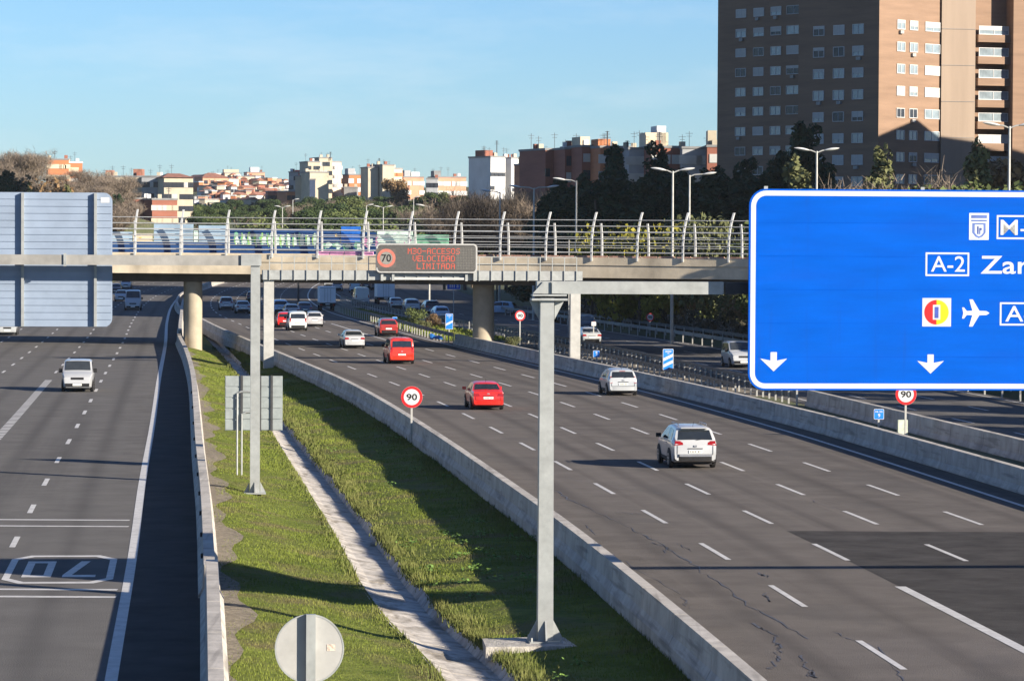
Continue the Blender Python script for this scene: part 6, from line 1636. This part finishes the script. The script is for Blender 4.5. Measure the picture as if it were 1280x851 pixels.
# park: stone pines in uneven rows, with a rounded brown tree among them
pr = random.Random(12)
for i in range(70):
    px = pr.uniform(236, 600); u = pr.random(); Y = 1010 - 330 * u
    py = 247 + 22 * u + (6 if px < 330 else 0) + pr.uniform(-3, 3) - (5 if 530 < px < 600 else 0)
    k = pr.choice(['stone_pine', 'stone_pine', 'stone_pine', 'broad', 'bare']) if u < .6 else pr.choice(['broad', 'stone_pine', 'bare', 'bush'])
    p = D(px, py, Y); b = hill(p.x, Y); h = max(3.5, min(10, p.z - b))
    lab = {'stone_pine': 'dark round-crowned pine among the park trees below the hillside quarter', 'broad': 'mid-green leafy tree among the park trees above the railing', 'bare': 'grey leafless tree among the park trees above the railing', 'bush': 'low green shrub on the park slope above the railing'}[k]
    tree({'stone_pine': 'stone_pine', 'broad': 'park_tree', 'bare': 'bare_tree', 'bush': 'shrub'}[k], k, lab, p.x, Y, h, z=b - .1, var=i % 2, wide=pr.uniform(1.0, 1.5), group='park trees: ' + {'stone_pine': 'pines', 'broad': 'leafy', 'bare': 'leafless', 'bush': 'shrubs'}[k], cat='shrub' if k == 'bush' else 'tree')
for i in range(26):
    px = 250 + i * 13.6 + 5 * math.sin(i * 5.1); py = 248 + 4.5 * math.sin(i * 1.7) + (7 - i * .5 if i < 14 else 0) + (-4 if i > 20 else 0); Y = 1030 + 15 * math.sin(i * 2.2); p = D(px, py, Y); b = hill(p.x, Y)
    tree('stone_pine', 'stone_pine', 'dark pine in the tree line right under the far houses', p.x, Y, max(4.5, p.z - b), z=b - .1, var=i % 2, wide=pr.uniform(.9, 1.3), group='dark pine line under the far houses')
tree_px('park_tree', 'rusty_tree', 'big rounded brown tree in front of the second beige tower', 493, 223.5, 960, wide=.75)
tree_px('park_tree', 'broad', 'large green tree below the tallest beige tower', 440, 247, 930, wide=1.3)
# left hill: leafless brown wood and a few evergreens
for i in range(46):
    px = -30 + pr.random() * 185; Y = pr.uniform(640, 840); p = D(px, 250, Y); b = hill(p.x, Y)
    tree('bare_tree', 'bare', 'leafless brown tree in the hillside wood at the left edge', p.x, Y, pr.uniform(6.5, 9.5) * (.62 if 48 < px < 112 else 1), z=b - .2, var=i % 3, wide=1.6, group='leafless wood on the left hill')
for px, py, Y, k in ((8, 216, 610, 'cedar'), (-8, 222, 612, 'cedar'), (28, 228, 615, 'cedar'), (150, 250, 700, 'cypress_pine'), (146, 243, 690, 'cedar'), (84, 234, 612, 'cypress_pine')):
    tree_px('cedar_tree' if k == 'cedar' else 'fir_tree', k, {8: 'dark evergreen at the left edge above the large sign back', -8: 'dark evergreen cut by the left frame edge', 28: 'smaller dark evergreen second from the left edge', 150: 'olive conifer in front of the brown brick balcony block', 146: 'dark evergreen right of the large sign back top corner', 84: 'small conifer in the middle of the leafless wood'}[px], px, py, Y, wide=1.2)
tree_px('shrub', 'rusty', 'ochre shrub in the leafless wood above the sign back', 54, 222, 612, wide=.8, cat='shrub')
# shrubs by the right pier and on the grass between the roads
p = G(519, 413); tree('shrub', 'bush', 'round green bush on the lit grass left of the black car', p.x, p.y, 2.2, z=0, wide=1.0, cat='shrub')
p = G(541, 411); tree('shrub', 'rusty', 'dry reddish bush left of the one-stripe countdown marker', p.x, p.y, 1.5, z=0, var=1, wide=.9, cat='shrub')
p = G(607, 432); tree('shrub', 'rusty', 'tall narrow dry creeper clump against the right bridge pier', p.x, p.y, 3.3, z=0, wide=.35, cat='shrub')
p = G(641, 439); tree('shrub', 'olive', 'low dry bush at the foot of the small 90 sign', p.x, p.y, 1.2, z=0, wide=1.2, cat='shrub')
p = G(531, 416); tree('shrub', 'olive', 'low yellowish bush beside the round green bush', p.x, p.y, 1.2, z=0, wide=1.1, var=1, cat='shrub')
# lit grass on the island right of the guardrail
isl = lambda y: [(RB(y) + .35 + (SV(y) - 1.2 - RB(y)) * k / 5, .012 + .08 * math.sin(math.pi * k / 5)) for k in range(6)]
sheet('grass_island', GRASSG, list(np.arange(300, 430, 4.0)), isl)
def sI(y, r):
    a, b = RB(y) + .5, SV(y) - 1.2
    if b - a < .5: return None
    return a + (b - a) * r.random(), .05, .6 + patch(y * .3, y * .2)
blades('island_grass', 9000, 300, 420, .08, .25, GRASSB, sI, .02, 8)

# ------------------------------------------------------------------ the winter air over the city
hm = bpy.data.materials.new('air'); hm.use_nodes = True; n_ = hm.node_tree
n_.nodes.remove(n_.nodes['Principled BSDF']); pv = n_.nodes.new('ShaderNodeVolumePrincipled')
pv.inputs['Color'].default_value = (.86, .93, 1.0, 1); pv.inputs['Density'].default_value = 0.00004; pv.inputs['Anisotropy'].default_value = .2
n_.links.new(pv.outputs[0], n_.nodes['Material Output'].inputs['Volume'])
hz = MB().box((0, 1500, 44.0), (4200, 3600, 100.0)).build('haze', hm); hz['kind'] = 'stuff'
